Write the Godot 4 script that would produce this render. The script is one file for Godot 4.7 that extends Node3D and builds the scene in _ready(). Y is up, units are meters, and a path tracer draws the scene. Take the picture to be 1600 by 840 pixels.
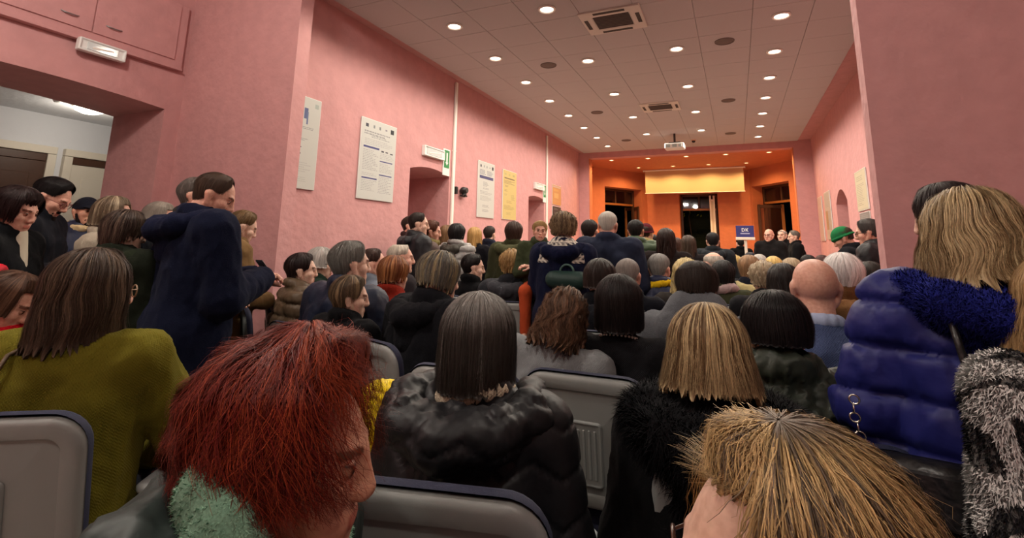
extends Node3D
# A crowded meeting hall, built object by object. Units are metres, y up, the hall runs towards -z.

var used_names := {}
var mats := {}
var rng := RandomNumberGenerator.new()
const CEIL := 4.05
const FRONT := 4.5
const TILE_X := 0.602
const TILE_Z := 0.574

# ------------------------------------------------------------------ naming
func numbered(called: String) -> String:
	var n: int = used_names.get(called, 0)
	used_names[called] = n + 1
	return called if n == 0 else "%s_%03d" % [called, n]

func thing(called: String, label: String, category: String, at := Vector3.ZERO, turn := 0.0, group := "") -> Node3D:
	var o := Node3D.new()
	o.name = numbered(called)
	add_child(o)
	o.position = at
	o.rotation.y = turn
	tag(o, label, category, group)
	return o

func tag(o: Node, label: String, category: String, group := "") -> void:
	o.set_meta("label", label)
	o.set_meta("category", category)
	if group != "":
		o.set_meta("group", group)

func structure(called: String, at := Vector3.ZERO) -> Node3D:
	var o := Node3D.new()
	o.name = numbered(called)
	o.set_meta("kind", "structure")
	add_child(o)
	o.position = at
	return o

func part(called: String, mesh: Mesh, m: Material, parent: Node, at := Transform3D.IDENTITY) -> MeshInstance3D:
	var o := MeshInstance3D.new()
	o.name = called
	o.mesh = mesh
	o.material_override = m
	o.cast_shadow = GeometryInstance3D.SHADOW_CASTING_SETTING_ON
	parent.add_child(o, true)
	o.transform = at
	return o

func top_part(called: String, mesh: Mesh, m: Material, at := Transform3D.IDENTITY) -> MeshInstance3D:
	var o := part(numbered(called), mesh, m, self, at)
	return o

func pos(x: float, y: float, z: float) -> Transform3D:
	return Transform3D(Basis.IDENTITY, Vector3(x, y, z))

# ------------------------------------------------------------------ materials
func srgb(r: float, g: float, b: float) -> Color:
	return Color(r / 255.0, g / 255.0, b / 255.0)

func noise_tex(freq: float, size := 256, normal := false, strength := 4.0, ramp: Gradient = null, oct := 4, kind := FastNoiseLite.TYPE_SIMPLEX_SMOOTH) -> Texture2D:
	var n := FastNoiseLite.new()
	n.seed = 7
	n.noise_type = kind
	n.frequency = freq
	n.fractal_octaves = oct
	var img := n.get_seamless_image(size, size)
	if normal:
		img.convert(Image.FORMAT_RGBA8)
		img.bump_map_to_normal_map(strength)
	elif ramp:
		var out := Image.create(size, size, false, Image.FORMAT_RGBA8)
		for y in size:
			for x in size:
				out.set_pixel(x, y, ramp.sample(img.get_pixel(x, y).r))
		img = out
	return ImageTexture.create_from_image(img)

func ramp2(a: Color, b: Color) -> Gradient:
	var g := Gradient.new()
	g.set_color(0, a)
	g.set_color(1, b)
	return g

var tex := {}
func shared_textures() -> void:
	tex.fine_n = noise_tex(0.09, 256, true, 3.0)
	tex.plaster_n = noise_tex(0.05, 256, true, 2.0, null, 5)
	tex.knit_n = knit_normal()
	tex.crease_n = noise_tex(0.012, 256, true, 9.0, null, 4)
	tex.mottle = noise_tex(0.02, 256, false, 0, ramp2(Color(0.94, 0.94, 0.94), Color(1, 1, 1)), 5)
	tex.wool = noise_tex(0.14, 256, false, 0, ramp2(Color(0.62, 0.62, 0.62), Color(1, 1, 1)), 4)
	var yk := Image.create(64, 64, false, Image.FORMAT_RGBA8)
	for y in 64:
		for x in 64:
			yk.set_pixel(x, y, srgb(28, 30, 44) if (x + int(8 * sin(y * TAU / 32.0)) + 64) % 16 < 8 and y % 16 < 11 else srgb(206, 200, 186))
	tex.yoke = ImageTexture.create_from_image(yk)
	tex.skin = noise_tex(0.03, 256, false, 0, ramp2(Color(0.86, 0.80, 0.78), Color(1, 1, 1)), 5)

func knit_normal() -> Texture2D:
	var n := 128
	var img := Image.create(n, n, false, Image.FORMAT_RGBA8)
	for y in n:
		for x in n:
			var v := 0.5 + 0.35 * sin(x * TAU / 16.0) * cos((y + absf(fmod(x, 16.0) - 8.0)) * TAU / 16.0)
			img.set_pixel(x, y, Color(v, v, v))
	img.bump_map_to_normal_map(5.0)
	return ImageTexture.create_from_image(img)

func mat(key: String, c: Color, rough := 0.8, opts := {}) -> StandardMaterial3D:
	if mats.has(key):
		return mats[key]
	var m := StandardMaterial3D.new()
	m.albedo_color = c
	m.roughness = rough
	if opts.has("metal"):
		m.metallic = opts.metal
	if opts.has("spec"):
		m.metallic_specular = opts.spec
	if opts.has("tex"):
		m.albedo_texture = tex[opts.tex]
	if opts.has("normal"):
		m.normal_enabled = true
		m.normal_texture = tex[opts.normal]
		m.normal_scale = opts.get("normal_scale", 0.6)
	if opts.has("tri"):
		m.uv1_triplanar = true
		m.uv1_world_triplanar = opts.get("world", false)
		m.uv1_scale = Vector3.ONE * opts.tri
	if opts.has("vcol"):
		m.vertex_color_use_as_albedo = true
	if opts.has("emit"):
		m.emission_enabled = true
		m.emission = opts.emit
		m.emission_energy_multiplier = opts.get("energy", 1.0)
	if opts.has("coat"):
		m.clearcoat_enabled = true
		m.clearcoat = opts.coat
		m.clearcoat_roughness = 0.3
	if opts.has("rim"):
		m.rim_enabled = true
		m.rim = opts.rim
		m.rim_tint = 0.6
	if opts.has("sss"):
		m.subsurf_scatter_enabled = true
		m.subsurf_scatter_strength = opts.sss
	mats[key] = m
	return m

# ------------------------------------------------------------------ mesh shapes
func mesh_of(v: PackedVector3Array, idx: PackedInt32Array, n := PackedVector3Array(), c := PackedColorArray(), uv := PackedVector2Array()) -> ArrayMesh:
	var a := []
	a.resize(Mesh.ARRAY_MAX)
	a[Mesh.ARRAY_VERTEX] = v
	a[Mesh.ARRAY_NORMAL] = n if n.size() == v.size() else smooth_normals(v, idx)
	if c.size() == v.size():
		a[Mesh.ARRAY_COLOR] = c
	if uv.size() == v.size():
		a[Mesh.ARRAY_TEX_UV] = uv
	a[Mesh.ARRAY_INDEX] = idx
	var m := ArrayMesh.new()
	m.add_surface_from_arrays(Mesh.PRIMITIVE_TRIANGLES, a)
	return m

func smooth_normals(v: PackedVector3Array, idx: PackedInt32Array) -> PackedVector3Array:
	var n := PackedVector3Array()
	n.resize(v.size())
	for t in range(0, idx.size(), 3):
		var a := idx[t]
		var b := idx[t + 1]
		var c := idx[t + 2]
		var f := (v[c] - v[a]).cross(v[b] - v[a])
		n[a] += f
		n[b] += f
		n[c] += f
	for i in n.size():
		n[i] = n[i].normalized()
	return n

# a box with chamfered edges, centred on the origin
func chamfer_box(sx: float, sy: float, sz: float, c := 0.004) -> ArrayMesh:
	var st := SurfaceTool.new()
	st.begin(Mesh.PRIMITIVE_TRIANGLES)
	add_chamfer_box(st, Transform3D.IDENTITY, sx, sy, sz, c)
	return st.commit()

func add_chamfer_box(st: SurfaceTool, t: Transform3D, sx: float, sy: float, sz: float, c := 0.004) -> void:
	var h := Vector3(sx, sy, sz) / 2.0
	c = minf(c, minf(h.x, minf(h.y, h.z)) * 0.9)
	var axes := [Vector3.RIGHT, Vector3.UP, Vector3.BACK]
	for ax in 3:
		for s in [-1.0, 1.0]:
			var u: int = (ax + 1) % 3
			var w: int = (ax + 2) % 3
			var q := []
			for k in [[-1, -1], [1, -1], [1, 1], [-1, 1]]:
				var p := Vector3.ZERO
				p[ax] = s * h[ax]
				p[u] = k[0] * (h[u] - c)
				p[w] = k[1] * (h[w] - c)
				q.append(t * p)
			add_quad(st, q, t.basis * (axes[ax] * s))
	for ax in 3:
		var u: int = (ax + 1) % 3
		var w: int = (ax + 2) % 3
		for su in [-1.0, 1.0]:
			for sw in [-1.0, 1.0]:
				var q := []
				for k in [[-1, 0], [1, 0], [1, 1], [-1, 1]]:
					var p := Vector3.ZERO
					p[ax] = k[0] * (h[ax] - c)
					p[u] = su * (h[u] - (c if k[1] == 1 else 0.0))
					p[w] = sw * (h[w] - (0.0 if k[1] == 1 else c))
					q.append(t * p)
				var nn: Vector3 = axes[u] * su + axes[w] * sw
				add_quad(st, q, t.basis * nn.normalized())
	for sx_ in [-1.0, 1.0]:
		for sy_ in [-1.0, 1.0]:
			for sz_ in [-1.0, 1.0]:
				var sg := Vector3(sx_, sy_, sz_)
				var q := []
				for ax in 3:
					var p := sg * (h - Vector3.ONE * c)
					p[ax] = sg[ax] * h[ax]
					q.append(t * p)
				add_tri(st, q[0], q[1], q[2], t.basis * sg.normalized())

func add_tri(st: SurfaceTool, a: Vector3, b: Vector3, c: Vector3, n: Vector3) -> void:
	if (c - a).cross(b - a).dot(n) < 0:
		var x := b
		b = c
		c = x
	for p in [a, b, c]:
		st.set_normal(n)
		st.add_vertex(p)

func add_quad(st: SurfaceTool, q: Array, n: Vector3) -> void:
	add_tri(st, q[0], q[1], q[2], n)
	add_tri(st, q[0], q[2], q[3], n)

func start() -> SurfaceTool:
	var st := SurfaceTool.new()
	st.begin(Mesh.PRIMITIVE_TRIANGLES)
	return st

# a lathed profile round the y axis: points are (radius, y)
func lathe(profile: Array, sides := 24) -> ArrayMesh:
	var v := PackedVector3Array()
	var idx := PackedInt32Array()
	for k in profile.size():
		for s in sides:
			var a := TAU * s / sides
			v.append(Vector3(cos(a) * profile[k].x, profile[k].y, sin(a) * profile[k].x))
	for k in profile.size() - 1:
		for s in sides:
			var a := k * sides + s
			var b := k * sides + (s + 1) % sides
			idx.append_array([a, b, a + sides, b, b + sides, a + sides])
	return oriented(v, idx)

func oriented(v: PackedVector3Array, idx: PackedInt32Array, c := PackedColorArray()) -> ArrayMesh:
	# turn the faces outwards by the sign of the enclosed volume
	var vol := 0.0
	for t in range(0, idx.size(), 3):
		vol += v[idx[t]].dot(v[idx[t + 1]].cross(v[idx[t + 2]]))
	if vol > 0:
		for t in range(0, idx.size(), 3):
			var x := idx[t + 1]
			idx[t + 1] = idx[t + 2]
			idx[t + 2] = x
	return mesh_of(v, idx, PackedVector3Array(), c)

# a tube swept along points, radius may change from point to point
func tube(points: Array, radii: Array, sides := 8) -> ArrayMesh:
	var v := PackedVector3Array()
	var idx := PackedInt32Array()
	var n := points.size()
	var up := Vector3.UP
	for k in n:
		var d: Vector3 = (points[mini(k + 1, n - 1)] - points[maxi(k - 1, 0)]).normalized()
		if absf(d.dot(up)) > 0.95:
			up = Vector3.RIGHT if absf(d.x) < 0.8 else Vector3.BACK
		var s := d.cross(up).normalized()
		up = s.cross(d).normalized()
		var r: float = radii[mini(k, radii.size() - 1)]
		for j in sides:
			var a := TAU * j / sides
			v.append(points[k] + (s * cos(a) + up * sin(a)) * r)
	for k in n - 1:
		for j in sides:
			var a := k * sides + j
			var b := k * sides + (j + 1) % sides
			idx.append_array([a, b, a + sides, b, b + sides, a + sides])
	v.append(points[0])
	v.append(points[n - 1])
	for j in sides:
		idx.append_array([n * sides, (j + 1) % sides, j, n * sides + 1, (n - 1) * sides + j, (n - 1) * sides + (j + 1) % sides])
	return oriented(v, idx)

# a plate: a polygon in x and y, given thickness along z, with hard edges
func plate(poly: PackedVector2Array, thick: float) -> ArrayMesh:
	var st := start()
	var tri := Geometry2D.triangulate_polygon(poly)
	for t in range(0, tri.size(), 3):
		for z in [-thick / 2, thick / 2]:
			add_tri(st, Vector3(poly[tri[t]].x, poly[tri[t]].y, z), Vector3(poly[tri[t + 1]].x, poly[tri[t + 1]].y, z), Vector3(poly[tri[t + 2]].x, poly[tri[t + 2]].y, z), Vector3(0, 0, signf(z)))
	var cw := Geometry2D.is_polygon_clockwise(poly)
	for k in poly.size():
		var a := poly[k]
		var b := poly[(k + 1) % poly.size()]
		var d := (b - a).normalized()
		var nn := Vector3(-d.y, d.x, 0) if cw else Vector3(d.y, -d.x, 0)
		add_quad(st, [Vector3(a.x, a.y, -thick / 2), Vector3(b.x, b.y, -thick / 2), Vector3(b.x, b.y, thick / 2), Vector3(a.x, a.y, thick / 2)], nn)
	return st.commit()

func rounded_rect(w: float, h: float, r: float, seg := 6) -> PackedVector2Array:
	var out := PackedVector2Array()
	for c in [[w / 2 - r, h / 2 - r, 0], [-w / 2 + r, h / 2 - r, 1], [-w / 2 + r, -h / 2 + r, 2], [w / 2 - r, -h / 2 + r, 3]]:
		for k in seg + 1:
			var a: float = (c[2] + float(k) / seg) * PI / 2
			out.append(Vector2(c[0] + cos(a) * r, c[1] + sin(a) * r))
	return out

# ------------------------------------------------------------------ the setting
const ALONG_Z := Basis(Vector3(0, 0, 1), Vector3(0, 1, 0), Vector3(-1, 0, 0))   # plate x runs along world z
const ORD := ["first", "second", "third", "fourth", "fifth", "sixth", "seventh", "eighth", "ninth", "tenth"]

# outline of a wall from u0 to u1 and up to h, with arched doorways cut up from the floor
func wall_outline(u0: float, u1: float, h: float, doors: Array) -> PackedVector2Array:
	var p := PackedVector2Array([Vector2(u0, 0)])
	for d in doors:                      # each: [from, to, height at the sides, rise of the arch]
		p.append(Vector2(d[0], 0))
		var seg := 12 if d[3] > 0 else 1
		for k in seg + 1:
			var t := float(k) / seg
			p.append(Vector2(lerpf(d[0], d[1], t), d[2] + d[3] * (1.0 - pow(absf(2 * t - 1), d[4] if d.size() > 4 else 2.0))))
		p.append(Vector2(d[1], 0))
	p.append(Vector2(u1, 0))
	p.append(Vector2(u1, h))
	p.append(Vector2(u0, h))
	return p

func block(called: String, m: Material, x0: float, x1: float, y0: float, y1: float, z0: float, z1: float, parent: Node = null) -> Node3D:
	var bm := BoxMesh.new()
	bm.size = Vector3(x1 - x0, y1 - y0, z1 - z0)
	var at := pos((x0 + x1) / 2, (y0 + y1) / 2, (z0 + z1) / 2)
	if parent:
		return part(called, bm, m, parent, at)
	var o := top_part(called, bm, m, at)
	o.set_meta("kind", "structure")
	return o

func wall_plate(called: String, m: Material, outline: PackedVector2Array, thick: float, at: Transform3D) -> MeshInstance3D:
	var o := top_part(called, plate(outline, thick), m, at)
	o.set_meta("kind", "structure")
	return o

func terrazzo() -> Texture2D:
	var n := 1024
	var img := Image.create(n, n, false, Image.FORMAT_RGBA8)
	img.fill(srgb(158, 151, 140))
	var r := RandomNumberGenerator.new()
	r.seed = 11
	var cols := [srgb(70, 62, 56), srgb(205, 198, 186), srgb(150, 128, 104), srgb(110, 102, 94), srgb(222, 216, 206), srgb(126, 96, 74)]
	for k in 5200:
		var c: Color = cols[r.randi() % cols.size()]
		var x := r.randi() % n
		var y := r.randi() % n
		var s := r.randi_range(2, 7)
		if r.randf() < 0.12:
			s += r.randi_range(3, 8)
		for j in s:
			var wob := r.randi_range(-1, 1)
			var half := int(s * 0.5 * sqrt(1.0 - pow((j - s * 0.5) / (s * 0.55), 2.0)))
			img.fill_rect(Rect2i(x - half + wob, y + j, half * 2 + 1, 1), c)
	return ImageTexture.create_from_image(img)

func build_materials() -> void:
	shared_textures()
	tex.terrazzo = terrazzo()
	mat("pink", srgb(203, 149, 148), 0.75, {"normal": "plaster_n", "normal_scale": 0.35, "tex": "mottle", "tri": 0.7, "world": true})
	mat("orange", srgb(204, 122, 84), 0.75, {"normal": "plaster_n", "normal_scale": 0.35, "tex": "mottle", "tri": 0.7, "world": true})
	mat("white_wall", srgb(214, 216, 220), 0.8, {"normal": "plaster_n", "normal_scale": 0.3, "tri": 0.7, "world": true})
	mat("tile", srgb(184, 179, 178), 0.85, {"normal": "fine_n", "normal_scale": 0.25, "tri": 2.0, "world": true})
	mat("ceiling_paint", srgb(200, 190, 184), 0.85)
	mat("grid_metal", srgb(176, 170, 168), 0.7)
	mat("floor", Color.WHITE, 0.35, {"tex": "terrazzo", "tri": 0.8, "world": true})
	mat("white_plastic", srgb(226, 228, 224), 0.4)
	mat("trim_white", srgb(236, 232, 222), 0.5)
	mat("vent_dark", srgb(54, 48, 44), 0.7)
	mat("speaker_grey", srgb(104, 92, 86), 0.7)
	mat("black_plastic", srgb(16, 16, 18), 0.45)
	mat("dark_wood", srgb(74, 44, 26), 0.45, {"tex": "mottle", "tri": 3.0})
	mat("honey_wood", srgb(164, 104, 52), 0.45, {"tex": "mottle", "tri": 3.0})
	mat("cream_paint", srgb(214, 206, 190), 0.6)
	mat("night", srgb(10, 10, 12), 0.9)
	mat("chrome", srgb(150, 150, 150), 0.3, {"metal": 0.9})
	var glass := mat("glass", Color(0.05, 0.05, 0.06, 0.12), 0.03)
	glass.transparency = BaseMaterial3D.TRANSPARENCY_ALPHA

func build_camera_and_light() -> void:
	var cam := Camera3D.new()
	cam.name = "camera"
	add_child(cam)
	cam.transform = Transform3D(Basis(Vector3(0.913276, 0.016999, -0.406984), Vector3(0.059000, 0.982966, 0.173455), Vector3(0.403000, -0.182426, 0.896820)).orthonormalized(), Vector3(0, 1.45, 0))
	cam.projection = Camera3D.PROJECTION_FRUSTUM
	cam.near = 0.05
	cam.far = 60.0
	cam.size = 0.05 * 840.0 / 777.09
	cam.frustum_offset = Vector2((800.0 - 798.81) / 777.09 * 0.05, -(420.0 - 235.57) / 777.09 * 0.05)
	cam.current = true
	var we := WorldEnvironment.new()
	we.name = "world"
	var env := Environment.new()
	env.background_mode = Environment.BG_COLOR
	env.background_color = Color(0.004, 0.005, 0.008)
	env.tonemap_mode = Environment.TONE_MAPPER_LINEAR
	env.tonemap_exposure = 1.0
	env.sdfgi_enabled = true
	env.ssao_enabled = true
	env.ssil_enabled = true
	we.environment = env
	add_child(we)

const WARM := Color(1.0, 0.95, 0.88)
const HALL_ENERGY := 2.1

var ring_mesh: ArrayMesh
var lens_mesh: ArrayMesh
func downlight(x: float, y: float, z: float, label: String, group: String, energy: float, tint: Color, r := 0.10) -> void:
	if ring_mesh == null:
		ring_mesh = lathe([Vector2(0.70, 0.0), Vector2(0.78, -0.16), Vector2(0.92, -0.18), Vector2(1.0, -0.08), Vector2(1.0, 0.02), Vector2(0.70, 0.02), Vector2(0.70, 0.0)], 28)
		lens_mesh = lathe([Vector2(0.001, -0.04), Vector2(0.35, -0.035), Vector2(0.71, -0.01), Vector2(0.71, 0.01), Vector2(0.001, 0.01)], 28)
	var t := thing("ceiling_downlight", label, "downlight", Vector3(x, y - 0.002, z), 0.0, group)
	var sc := Transform3D(Basis.from_scale(Vector3(r, r, r)), Vector3.ZERO)
	part("trim_ring", ring_mesh, mat("trim_white", Color.WHITE), t, sc)
	part("lamp_lens", lens_mesh, mat("lamp_glow" + str(tint), Color(0.9, 0.9, 0.9), 0.5, {"emit": tint, "energy": 9.0}), t, sc)
	var l := SpotLight3D.new()
	l.name = "lamp_light"
	l.light_color = tint
	l.light_energy = energy
	l.light_size = r * 0.7
	l.spot_range = 30.0
	l.spot_attenuation = 2.0
	l.spot_angle = 80.0
	l.spot_angle_attenuation = 0.45
	l.shadow_enabled = true
	t.add_child(l)
	l.position = Vector3(0, -0.02, 0)
	l.rotation.x = -PI / 2

func build_lights() -> void:
	var left := "row of downlights along the left wall"
	for k in 9:
		downlight(-2.996, CEIL, -4.909 - 1.148 * (k - 1), "round recessed downlight, %s from the near end of the row beside the left wall" % ORD[k], left, HALL_ENERGY, WARM)
	for k in 9:
		if k < 9:
			downlight(0.616, CEIL, -4.909 - 1.148 * (k - 1), "round recessed downlight, %s from the near end of the row nearest the right wall" % ORD[k], "row of downlights nearest the right wall", HALL_ENERGY, WARM)
	for k in 5:
		downlight(-1.797, CEIL, -4.909 - 1.722 * k, "round recessed downlight, %s from the near end of the left middle row" % ORD[k], "left middle row of downlights", HALL_ENERGY, WARM)
		downlight(-0.582, CEIL, -4.909 - 1.722 * k, "round recessed downlight, %s from the near end of the right middle row" % ORD[k], "right middle row of downlights", HALL_ENERGY, WARM)
	var amber := Color(1.0, 0.80, 0.54)
	for k in 5:
		downlight([-3.25, -2.195, -1.148, -0.131, 0.918][k], 3.925, -14.5, "warm downlight in the orange alcove ceiling, %s from the left in the front row" % ORD[k], "alcove downlights", 2.2, amber, 0.075)
	for k in 4:
		downlight([-2.755, -1.69, -0.647, 0.40][k], 3.925, -16.2, "warm downlight in the orange alcove ceiling, %s from the left in the back row" % ORD[k], "alcove downlights", 2.2, amber, 0.075)
	# opal lamps on the ceiling round the camera, out of the frame
	for q in [[-3.0, -0.6, "nearest the side arch", 5.0], [0.9, 0.7, "right behind the back rows", 2.5], [-2.6, 2.6, "by the back wall", 2.4]]:
		var t := thing("ceiling_lamp", "round opal ceiling lamp %s" % q[2], "lamp", Vector3(q[0], FRONT, q[1]), 0.0, "opal lamps over the back rows")
		part("base", lathe([Vector2(0.001, -0.02), Vector2(0.17, -0.02), Vector2(0.18, 0.0)], 24), mats.trim_white, t)
		part("lamp_glass", lathe([Vector2(0.001, -0.09), Vector2(0.08, -0.085), Vector2(0.15, -0.055), Vector2(0.165, -0.02)], 24), mat("opal_glow", Color(0.9, 0.9, 0.9), 0.4, {"emit": Color(1.0, 0.96, 0.91), "energy": 3.0}), t)
		var l := OmniLight3D.new()
		l.name = "lamp_light"
		l.light_color = Color(1.0, 0.96, 0.91)
		l.light_energy = q[3]
		l.omni_range = 30.0
		l.omni_attenuation = 2.0
		l.light_size = 0.15
		l.shadow_enabled = true
		t.add_child(l)
		l.position = Vector3(0, -0.2, 0)

func build_setting() -> void:
	var pink: Material = mats.pink
	var orange: Material = mats.orange
	block("floor", mats.floor, -11, 5, -0.2, 0, -20, 4.4)
	# hall ceiling: painted slab, grid and tiles
	var ceil := structure("ceiling")
	block("slab", pink, -5, 2.5, CEIL + 0.09, CEIL + 0.3, -14.3, -3.41, ceil)
	block("tile_grid", mats.grid_metal, -3.899, 1.519, CEIL + 0.012, CEIL + 0.06, -13.806, -3.474, ceil)
	var tile := chamfer_box(TILE_X - 0.005, 0.02, TILE_Z - 0.005, 0.002)
	for i in 9:
		for j in 18:
			part("ceiling_tile", tile, mats.tile, ceil, pos(-3.598 + TILE_X * i, CEIL + 0.01, -3.761 - TILE_Z * j))
	block("edge_strip", pink, -4.1, -3.9, CEIL + 0.055, CEIL + 0.09, -14, -3.5, ceil)
	block("edge_strip", pink, 1.52, 1.82, CEIL + 0.055, CEIL + 0.09, -14, -3.5, ceil)
	block("edge_strip", pink, -3.9, 1.52, CEIL + 0.055, CEIL + 0.09, -14, -13.806, ceil)
	block("ceiling", mats.ceiling_paint, -6.54, 4.4, FRONT, FRONT + 0.2, -3.6, 4.4)
	block("wall_portal_head", pink, -3.9, 0.748, CEIL + 0.06, FRONT, -3.57, -3.41)
	# long walls of the hall, 0.9 thick, with arched doorways
	wall_plate("wall_left", pink, wall_outline(-14.0, -3.5, CEIL + 0.2, [[-11.06, -10.09, 2.46, 0.05], [-6.743, -5.692, 2.46, 0.07]]), 0.9, Transform3D(ALONG_Z, Vector3(-4.55, 0, 0)))
	block("wall_left_back", pink, -5.2, -5.0, 0, CEIL + 0.2, -14, -3.5)
	wall_plate("wall_right", pink, wall_outline(-14.0, -3.5, CEIL + 0.2, [[-11.47, -10.40, 2.30, 0.24]]), 0.6, Transform3D(ALONG_Z, Vector3(2.12, 0, 0)))
	block("wall_right_back", pink, 2.42, 2.6, 0, CEIL + 0.2, -14, -3.5)
	# piers between the back of the room and the hall
	block("wall_pier_left", pink, -5.6, -3.9, 0, FRONT + 0.1, -3.57, -3.41)
	block("wall_pier_right", pink, 0.748, 4.2, 0, FRONT + 0.1, -3.55, -3.41)
	# walls round the camera
	wall_plate("wall_arch", pink, wall_outline(-3.41, 4.2, FRONT + 0.1, [[-3.24, -0.55, 2.82, 0.07]]), 0.94, Transform3D(ALONG_Z, Vector3(-6.07, 0, 0)))
	block("wall_right_near", pink, 4.2, 4.4, 0, FRONT + 0.1, -3.55, 4.4)
	block("wall_back", pink, -5.6, 4.2, 0, FRONT + 0.1, 4.2, 4.4)
	# the white side room beyond the arch
	block("wall_side_room", mats.white_wall, -8.8, -8.6, 0, 3.3, -6.0, 2.2)
	block("wall_side_room_end", mats.white_wall, -8.6, -6.54, 0, 3.3, -6.0, -5.85)
	block("wall_side_room_near", mats.white_wall, -8.6, -6.54, 0, 3.3, 2.05, 2.2)
	block("wall_side_room_inner", mats.white_wall, -6.6, -6.54, 0, 3.3, -5.85, -3.41)
	block("ceiling", mats.white_wall, -8.6, -6.54, 3.09, 3.3, -5.85, 2.05)
	# end of the hall: pilasters, beam and the orange alcove
	block("wall_pilaster_left", pink, -5.0, -3.805, 0, CEIL + 0.2, -14.3, -14.0)
	block("wall_pilaster_right", pink, 1.428, 2.6, 0, CEIL + 0.2, -14.3, -14.0)
	block("wall_beam", pink, -3.805, 1.428, 3.925, CEIL + 0.2, -14.3, -14.0)
	block("trim_1", orange, -3.806, -3.79, 0, 3.925, -14.3, -14.02)
	block("trim_2", orange, 1.413, 1.429, 0, 3.925, -14.3, -14.02)
	block("ceiling", orange, -4.9, 2.4, 3.925, 4.15, -18.6, -14.3)
	alcove_wall("wall_alcove_left", Vector2(-4.1, -14.3), Vector2(-4.1, -15.7), [])
	alcove_wall("wall_alcove_left_door", Vector2(-4.1, -15.7), Vector2(-2.75, -17.7), [[0.46, 2.17, 3.34, 0.0]])
	alcove_wall("wall_alcove_centre", Vector2(-2.75, -17.7), Vector2(0.48, -17.7), [[1.06, 2.26, 3.2, 0.0]])
	alcove_wall("wall_alcove_right_door", Vector2(0.48, -17.7), Vector2(1.68, -16.0), [[0.1, 1.72, 3.36, 0.0]])
	alcove_wall("wall_alcove_right", Vector2(1.68, -16.0), Vector2(1.60, -14.3), [])

func alcove_wall(called: String, a: Vector2, b: Vector2, doors: Array) -> void:
	var d := (b - a).normalized()
	var out := Vector3(-d.y, 0, d.x)
	if out.dot(Vector3(-1.0, 0, -15.5) - Vector3(a.x, 0, a.y)) > 0:
		out = -out
	var th := 0.5
	var o := Vector3(a.x, 0, a.y) + out * th / 2
	var bx := Vector3(d.x, 0, d.y)
	wall_plate(called, mats.orange, wall_outline(0, a.distance_to(b), 3.93, doors), th, Transform3D(Basis(bx, Vector3.UP, bx.cross(Vector3.UP)), o))

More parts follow.
